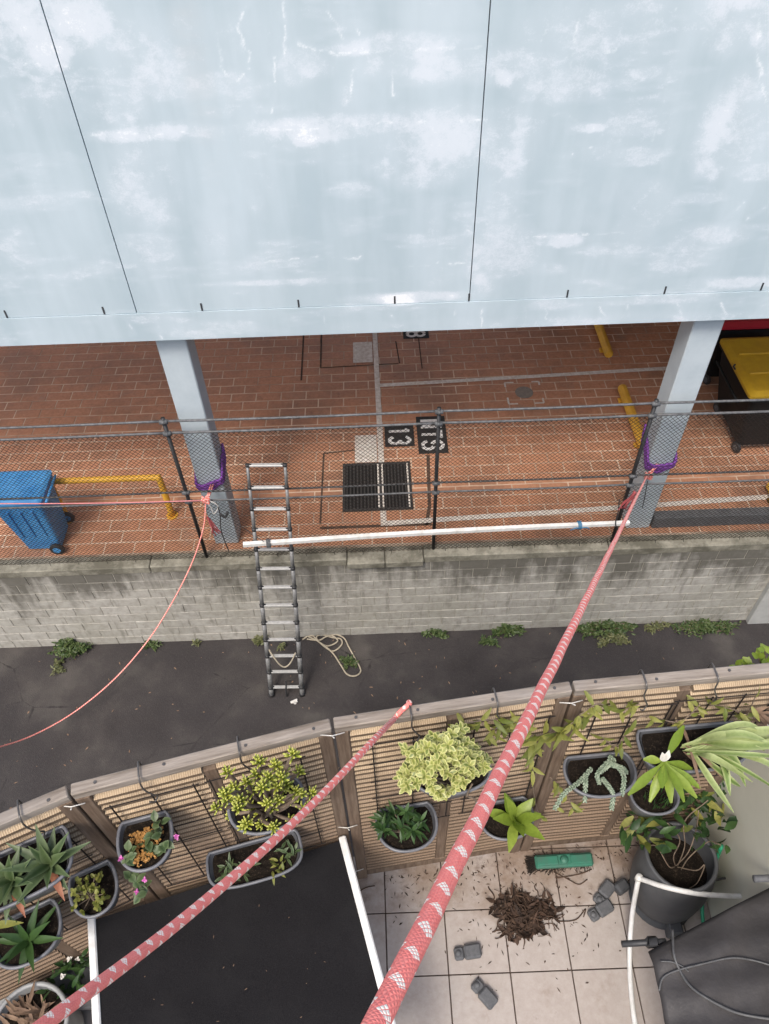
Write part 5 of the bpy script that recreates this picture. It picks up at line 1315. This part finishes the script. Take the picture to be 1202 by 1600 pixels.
for P in ([(0, 0, 0), (-.03, .02, .1), (-.02, .06, .22), (-.1, .1, .34)], [(0, 0, 0), (.04, .03, .12), (.07, .1, .22), (.05, .14, .38)], [(.02, -.02, 0), (.03, .0, .14), (.12, .05, .2), (.16, .02, .24)], [(0, 0, 0), (-.06, -.02, .08), (-.12, .05, .16), (-.18, .04, .2)], [(.0, .0, 0), (.06, -.05, .1), (.09, -.04, .15), (.07, -.09, .05), (.03, -.11, .02)], [(.01, 0, 0), (.02, .05, .15), (.0, .12, .3), (.08, .16, .45)]):
    MB().tube(smoothpts([c + Vector(q) for q in P], 5), .0028, 5).build('twig', 'twig', r, True)
mm = MB()
for (px, py, n) in ((1000, 1300, 9), (1012, 1275, 5), (1040, 1288, 5), (1100, 1272, 8), (1085, 1250, 8), (1115, 1290, 6), (1095, 1300, 5), (1070, 1255, 6), (1110, 1235, 7), (1060, 1240, 6), (1120, 1305, 4), (1130, 1240, 5), (995, 1318, 3), (1090, 1225, 5), (1030, 1310, 3)):
    q = at_z(px, py, TERR + random.uniform(.48, .78))
    for j in range(int(n * 1.5)): mm.leaf(q + rv(.06), rv() - UP * .1, UP + rv(.7), random.uniform(.045, .10), random.uniform(.02, .042), random.uniform(.1, .6), n=5, fold=.3)
mm.build('foliage', 'leaf_dark', r, True)
mm = MB()
for (px, py) in ((990, 1275), (1000, 1318), (1095, 1292), (1035, 1285), (1080, 1262), (1008, 1295), (1100, 1250), (1120, 1275), (1062, 1248), (1015, 1310), (1130, 1255), (1085, 1235)):
    q = at_z(px, py, TERR + .62); mm.leaf(q, rv() - UP * .2, UP + rv(.4), .10, .035, .3, n=5); mm.leaf(q + rv(.05), rv(), UP + rv(.4), .08, .03, .3, n=5)
mm.build('pale_leaves', 'leaf_vine', r, True)
# ---- pale pot bottom left
bq = at_z(44, 1600, TERR + .42); bq.z = TERR
floor_pot('floor_pot', 'pale grey floor pot with dried plant at the bottom left corner', bq, Vector((.02, -.02, 1)), [(.12, .0), (.15, .12), (.165, .32), (.17, .42)], 'pale_pot', .36, .15)
c = bq + UP * .37; r = empty('dried_plant', 'dried brown plant in the pale bottom left pot', 'plant', c); mm = MB()
for k in range(80):
    mm.leaf(c + rv(.07) * 1, Vector((random.uniform(-1, .8), random.uniform(-.4, 1), random.uniform(.2, .9))), UP + rv(.5), random.uniform(.05, .13), .018, .4, n=4)
mm.build('foliage', 'leaf_dry', r)
c0 = at_z(10, 1575, TERR + .25); MB_ = MB(); MB_.bbox(c0 + Vector((-.12, -.06, -.125)), (.28, .30, .25), .02)
tag(MB_.build('polystyrene_box', 'pale_pot'), 'pale box at the bottom left corner beside the pale pot', 'box')
c = at_z(122, 1515, TERR + .40); r = empty('white_flowered_plant', 'shaded plant with small white flowers left of the black table', 'plant', Vector((c.x, c.y, TERR))); mm = MB(); fl = MB()
for k in range(70):
    q = c + Vector((random.uniform(-.14, .02), random.uniform(-.1, .12), random.uniform(-.15, .02))); mm.leaf(q, rv() + UP * .3, UP + rv(.4), random.uniform(.04, .08), .022, .3, n=4)
for k in range(3):
    q = c + Vector((random.uniform(-.09, .03), random.uniform(-.05, .04), .03)); fl = MB(); rosette(fl, q, UP + rv(.5), 5, .015, .012); fl.build('flower', 'petal_white', r)
mm.build('foliage', 'leaf_dark', r)
MB().loft([rrect(c.x - .05, c.y, TERR, .10, .09, .03), rrect(c.x - .05, c.y, TERR + .25, .13, .12, .03)]).build('pot', 'grey_pot', r)
mm = MB(); mm.bbox((c.x - 0.02, c.y - .12, TERR + .30), (.20, .05, .05), .008); mm.build('pot_edge', 'grey_pot', r)

# ---- black topped table with white side rails
zt_ = TERR + .75; a, d, n_, L = frame_of(1)
tl, tr_ = at_z(148, 1437, zt_), at_z(532, 1313, zt_)
dx_ = (tr_ - tl).normalized(); ny_ = Vector((dx_.y, -dx_.x, 0)); TL = (tr_ - tl).length; TD = 1.05
tb = empty('garden_table', 'black cloth topped table with white side rails against the screen', 'table', tuple((tl + tr_) / 2 + ny_ * TD / 2 - UP * .75))
mm = MB(); V = []; nx_, ny2 = 48, 40
for i in range(nx_ + 1):
    for j in range(ny2 + 1):
        u_, v_ = i / nx_, j / ny2; sagv = -.022 * math.sin(PI * u_) * (0.6 + .4 * math.sin(PI * v_)) + .004 * math.sin(u_ * 17 + v_ * 9) * math.sin(v_ * 7 + 1) + .003 * math.sin(v_ * 23 - u_ * 11) * math.sin(u_ * 6)
        V.append(tl + dx_ * (TL * u_) + ny_ * (TD * v_) + UP * sagv)
Fs = [(i * (ny2 + 1) + j, i * (ny2 + 1) + j + 1, (i + 1) * (ny2 + 1) + j + 1, (i + 1) * (ny2 + 1) + j) for i in range(nx_) for j in range(ny2)]
mm.add(V, Fs); V2 = [q - UP * .012 for q in V]; mm.add(V2, [tuple(reversed(f)) for f in Fs]); mm.build('cloth_top', 'black_cloth', tb, True)
M3 = Matrix((dx_, ny_, UP)).transposed()
for q in (tl - dx_ * .012, tr_ + dx_ * .012):
    MB().bbox(q + ny_ * (TD / 2) - UP * .004, (.034, TD + .03, .034), .006, M3).build('side_rail', 'white_pvc', tb)
for q in (tl, tr_):
    for s_ in (.05, TD - .05): MB().bbox(q + ny_ * s_ - UP * (.75 + .02) / 2, (.03, .03, .73), .004, M3).build('leg', 'white_pvc', tb)
mm = MB()
for k in range(45):
    q = tl + dx_ * (TL * random.uniform(.1, .95)) + ny_ * (TD * random.uniform(.05, .9)); q.z -= .012
    mm.leaf(q, (random.uniform(-1, 1), random.uniform(-1, 1), .15), UP, random.uniform(.004, .016), random.uniform(.002, .004), .2, n=2)
tag(mm.build('table_litter', 'leaf_dry'), 'small dry specks lying on the black table cloth', 'litter', kind='stuff')

# ---- grey covered barbecue at the bottom right
zc = TERR + .88
ca, cb, cc = at_z(1018, 1482, zc), at_z(1222, 1375, zc), at_z(1046, 1610, zc)
cv = empty('barbecue_cover', 'dark grey fabric cover draped over a barbecue at the bottom right', 'cover', (1.35, .5, TERR))
u_v = (cb - ca); v_v = (cc - ca); mm = MB(); V = []; NU, NV = 30, 40; vs2 = 2.6
for i in range(NU + 1):
    for j in range(NV + 1):
        u_, v_ = i / NU, j / NV * vs2
        q = ca + u_v * u_ + v_v * v_
        bulge = .012 * math.sin(PI * u_) * math.sin(PI * j / NV) + .008 * math.sin(u_ * 13 + v_ * 5) + .006 * math.sin(v_ * 12 - u_ * 7)
        V.append(q + UP * (bulge - .03 * (abs(u_ - .5) * 2) ** 6 - .03 * (abs(j / NV - .5) * 2) ** 8))
idx = lambda i, j: i * (NV + 1) + j
Fs = [(idx(i, j), idx(i, j + 1), idx(i + 1, j + 1), idx(i + 1, j)) for i in range(NU) for j in range(NV)]
border = [idx(0, j) for j in range(NV + 1)] + [idx(i, NV) for i in range(1, NU + 1)] + [idx(NU, j) for j in range(NV - 1, -1, -1)] + [idx(i, 0) for i in range(NU - 1, 0, -1)]
cen = sum((V[k] for k in border), Vector()) / len(border); base_i = len(V)
for lv in range(1, 5):
    for n0, k in enumerate(border):
        q = V[k].copy(); o_ = (q - cen); o_.z = 0; o_.normalize()
        V.append(q - UP * (.20 * lv) + o_ * (-.10 * lv + .006 * math.sin(n0 * .55) * lv))
nb = len(border)
for lv in range(4):
    up_ = border if lv == 0 else [base_i + (lv - 1) * nb + k for k in range(nb)]; lo_ = [base_i + lv * nb + k for k in range(nb)]
    for k in range(nb): Fs.append((up_[k], lo_[k], lo_[(k + 1) % nb], up_[(k + 1) % nb]))
mm.add(V, Fs); mm.build('cover', 'grey_cover', cv, True)
h0, h1 = at_z(972, 1475, zc - .06), at_z(1022, 1472, zc - .06); mm = MB(); mm.tube([h0, h1, h1 + Vector((.05, 0, 0))], .014, 8); mm.bbox(h1 + Vector((-.01, 0, 0)), (.05, .04, .05), .008); mm.build('handle', 'black_plastic', cv, True)
h0, h1 = at_z(1178, 1373, zc + .05), at_z(1215, 1372, zc + .05); mm = MB(); mm.tube([h0, h1], .016, 8); mm.build('handle', 'foot_rubber', cv, True)
def on_cover(px, py, dz=.012):
    q = at_z(px, py, zc); 
    for _ in range(3):
        rel = q - ca; det = u_v.x * v_v.y - u_v.y * v_v.x; u_ = (rel.x * v_v.y - rel.y * v_v.x) / det; v_ = (u_v.x * rel.y - u_v.y * rel.x) / det; u_ = min(max(u_, 0), 1); jn = min(max(v_ / vs2, 0), 1)
        zz = zc + .012 * math.sin(PI * u_) * math.sin(PI * jn) + .008 * math.sin(u_ * 13 + v_ * 5) + .006 * math.sin(v_ * 12 - u_ * 7) - .03 * (abs(u_ - .5) * 2) ** 6 - .03 * (abs(jn - .5) * 2) ** 8
        q = at_z(px, py, zz + dz)
    return q
for P, rad, lab in (([(1051, 1452), (1053, 1490), (1062, 1515), (1078, 1540), (1105, 1560), (1150, 1582), (1202, 1592), (1230, 1594)], .0055, 'thick grey cable curving across the grey cover'), ([(1030, 1548), (1036, 1528), (1056, 1517), (1090, 1508), (1140, 1497), (1175, 1500), (1210, 1510)], .004, 'thin cable arching over the top of the grey cover'), ([(1032, 1502), (1050, 1503), (1066, 1510), (1076, 1518)], .003, 'short thin cord near the corner of the grey cover')):
    mm = MB(); mm.tube(smoothpts([on_cover(x, y) for x, y in P], 7), rad, 7); tag(mm.build('cable', 'grey_cable', None, True), lab, 'cable')

# ---- hoses in the corner
j0 = at_z(998, 1372, TERR + .42)
mm = MB(); mm.tube(smoothpts([at_z(1000, 1640, TERR + .012), at_z(989, 1575, TERR + .012), at_z(984, 1500, TERR + .02), at_z(988, 1430, TERR + .20), j0], 8), .0125, 9)
mm.tube(smoothpts([j0, at_z(1040, 1386, TERR + .53), at_z(1090, 1396, TERR + .53), at_z(1140, 1400, TERR + .48), at_z(1190, 1400, TERR + .44)], 8), .0125, 9)
mm.tube([j0 - Vector((0, 0, .02)), j0 + Vector((0, 0, .022))], .017, 10)
tag(mm.build('white_hose', 'white_pvc', None, True), 'white hose bent in front of the large grey pot', 'hose')
mm = MB(); mm.tube(smoothpts([(1.60, 1.20, TERR + .55), (1.61, 1.15, TERR + .3), (1.60, 1.06, TERR + .08), (1.59, .95, TERR + .02), (1.55, .80, TERR + .02)], 6), .010, 8)
tag(mm.build('green_hose', 'green_hose', None, True), 'green hose running down the side wall behind the pot', 'hose')
mm = MB(); mm.tube(smoothpts([at_z(1105, 1378, TERR + .3), at_z(1140, 1372, TERR + .36), at_z(1170, 1380, TERR + .40), at_z(1190, 1395, TERR + .42)], 6), .006, 7)
tag(mm.build('black_hose', 'black_hose', None, True), 'thin black tube looping against the side wall', 'hose')

# ---- broom head
bc = at_z(881, 1345, TERR + .05); ang = math.radians(1.0)
M3 = Matrix.Rotation(ang, 3, 'Z'); br = empty('broom_head', 'green plastic broom head lying beside the screen base', 'broom', (bc.x, bc.y, TERR))
MB().bbox(bc + Vector((0, 0, .0)), (.315, .068, .035), .008, M3).build('block', 'green_plastic', br)
for s_ in (-1, 1):
    MB().bbox(bc + M3 @ Vector((s_ * .092, 0, .021)), (.118, .046, .010), .004, M3).build('raised_panel', 'green_plastic', br)
mm = MB(); mm.tube([bc + Vector((0, 0, .01)), bc + Vector((0, -.004, .034))], [.026, .018], 12); mm.build('socket', 'green_plastic', br, True)
mm = MB()
for k in range(420):
    x = random.uniform(-.155, .155); q = bc + M3 @ Vector((x, random.uniform(-.03, .03), -.016)); e = q + Vector((-.02 + x * .12 + random.uniform(-.015, .015), random.uniform(-.03, .03), -.030)); e.z = max(e.z, TERR + .002); mm.tube([q, e], .0012, 3, False)
for k in range(160):
    q = bc + M3 @ Vector((-.155, random.uniform(-.03, .03), random.uniform(-.02, 0))); e = q + Vector((random.uniform(-.05, -.02), random.uniform(-.03, .03), -.03)); mm.tube([q, e], .0013, 3, False)
mm.build('bristles', 'bristle', br)
# ---- pot feet
def pot_foot(px, py, rot, lab):
    c = at_z(px, py, TERR + .02); M = Matrix.Rotation(rot, 3, 'Z'); r = empty('pot_foot', lab, 'pot foot', (c.x, c.y, TERR), 'grey rubber pot feet on the tiles')
    c.z = TERR
    mm = MB(); mm.bbox(c + M @ Vector((.028, 0, .021)), (.088, .066, .042), .009, M); mm.build('block', 'foot_rubber', r)
    mm = MB(); mm.bbox(c + M @ Vector((-.042, 0, .017)), (.050, .060, .034), .009, M); mm.build('toe', 'foot_rubber', r)
    mm = MB(); mm.tube([c + M @ Vector((-.046, 0, .03)), c + M @ Vector((-.046, 0, .043))], [.018, .012], 10); mm.build('pip', 'foot_rubber', r, True)
pot_foot(730, 1488, .10, 'grey rubber pot foot lying level on the tile left of the other')
pot_foot(756, 1552, -.85, 'grey rubber pot foot lying tilted nearest the picture bottom')
pot_foot(944, 1396, .75, 'upper grey rubber pot foot of the touching pair')
pot_foot(938, 1423, .45, 'lower grey rubber pot foot of the touching pair')
# ---- root ball / dead leaf heap
hc = at_z(818, 1430, TERR); r = empty('root_heap', 'heap of dark brown dead leaves and roots on the tiles', 'debris', hc); mm = MB(); tw = MB(); pl = MB()
for k in range(420):
    a_ = random.uniform(0, 6.28); q = math.sqrt(random.random()); lob = 1 + .22 * math.sin(3 * a_ + .6) + .12 * math.sin(5 * a_)
    p_ = hc + Vector((.140 * lob * q * math.cos(a_), .105 * lob * q * math.sin(a_), .004 + .035 * (1 - q * q) * random.random()))
    (mm if random.random() < .93 else pl).leaf(p_, Vector((random.uniform(-1, 1), random.uniform(-1, 1), random.uniform(-.15, .12))), UP + rv(.8), random.uniform(.025, .065), random.uniform(.014, .030), random.uniform(-1.3, 1.5), n=7, fold=random.uniform(-.7, .9))
for k in range(80):
    a_ = random.uniform(0, 6.28); q = random.uniform(.2, 1.15); lob = 1 + .22 * math.sin(3 * a_ + .6)
    b_ = hc + Vector((.14 * lob * q * math.cos(a_), .105 * lob * q * math.sin(a_), random.uniform(.005, .05)))
    an = random.uniform(0, 6.28); P = [b_]
    for i_ in range(4):
        an += random.uniform(-.9, .9); P.append(P[-1] + Vector((math.cos(an), math.sin(an), random.uniform(-.35, .2))) * random.uniform(.012, .028)); P[-1].z = max(P[-1].z, TERR + .004)
    tw.tube(smoothpts(P, 3), random.uniform(.0016, .0032), 4)
mm.build('dead_leaves', 'leaf_litter', r); pl.build('pale_leaves', 'dry_litter', r); tw.build('roots', 'dry_litter', r)
mm = MB()
for k in range(230):
    x = random.uniform(-.1, 1.4); y = fenceY(x) - abs(random.gauss(0, .11)) - .02
    mm.leaf((x, y, TERR + .003), (random.uniform(-1, 1), random.uniform(-1, 1), .1), UP + rv(.3), random.uniform(.006, .03), random.uniform(.003, .009), .2, n=2)
for k in range(160):
    q = hc + Vector((random.gauss(0, .22), random.gauss(0, .14), .003)); 
    if q.y > fenceY(q.x) - .02: continue
    mm.leaf(q, (random.uniform(-1, 1), random.uniform(-1, 1), .1), UP + rv(.3), random.uniform(.006, .03), random.uniform(.003, .008), .2, n=2)
tag(mm.build('tile_litter', 'leaf_litter'), 'crumbs of soil and leaf scattered on the tiles', 'litter', kind='stuff')
mm = MB()
for P in ([(872, 1440), (900, 1437), (915, 1420), (912, 1433)], [(865, 1362), (890, 1375), (905, 1382), (918, 1374)], [(562, 1392), (575, 1386), (586, 1384)], [(870, 1372), (905, 1366), (925, 1358)]):
    mm = MB(); mm.tube(smoothpts([at_z(x, y, TERR + .006) for x, y in P], 5), .003, 5)
    tag(mm.build('loose_twig', 'dry_litter', None, True), {872: 'thin curved twig right of the root heap', 865: 'dark twig in front of the broom head', 562: 'short dark twig beside the table rail', 870: 'fine twig below the broom head end'}[P[0][0]], 'twig')
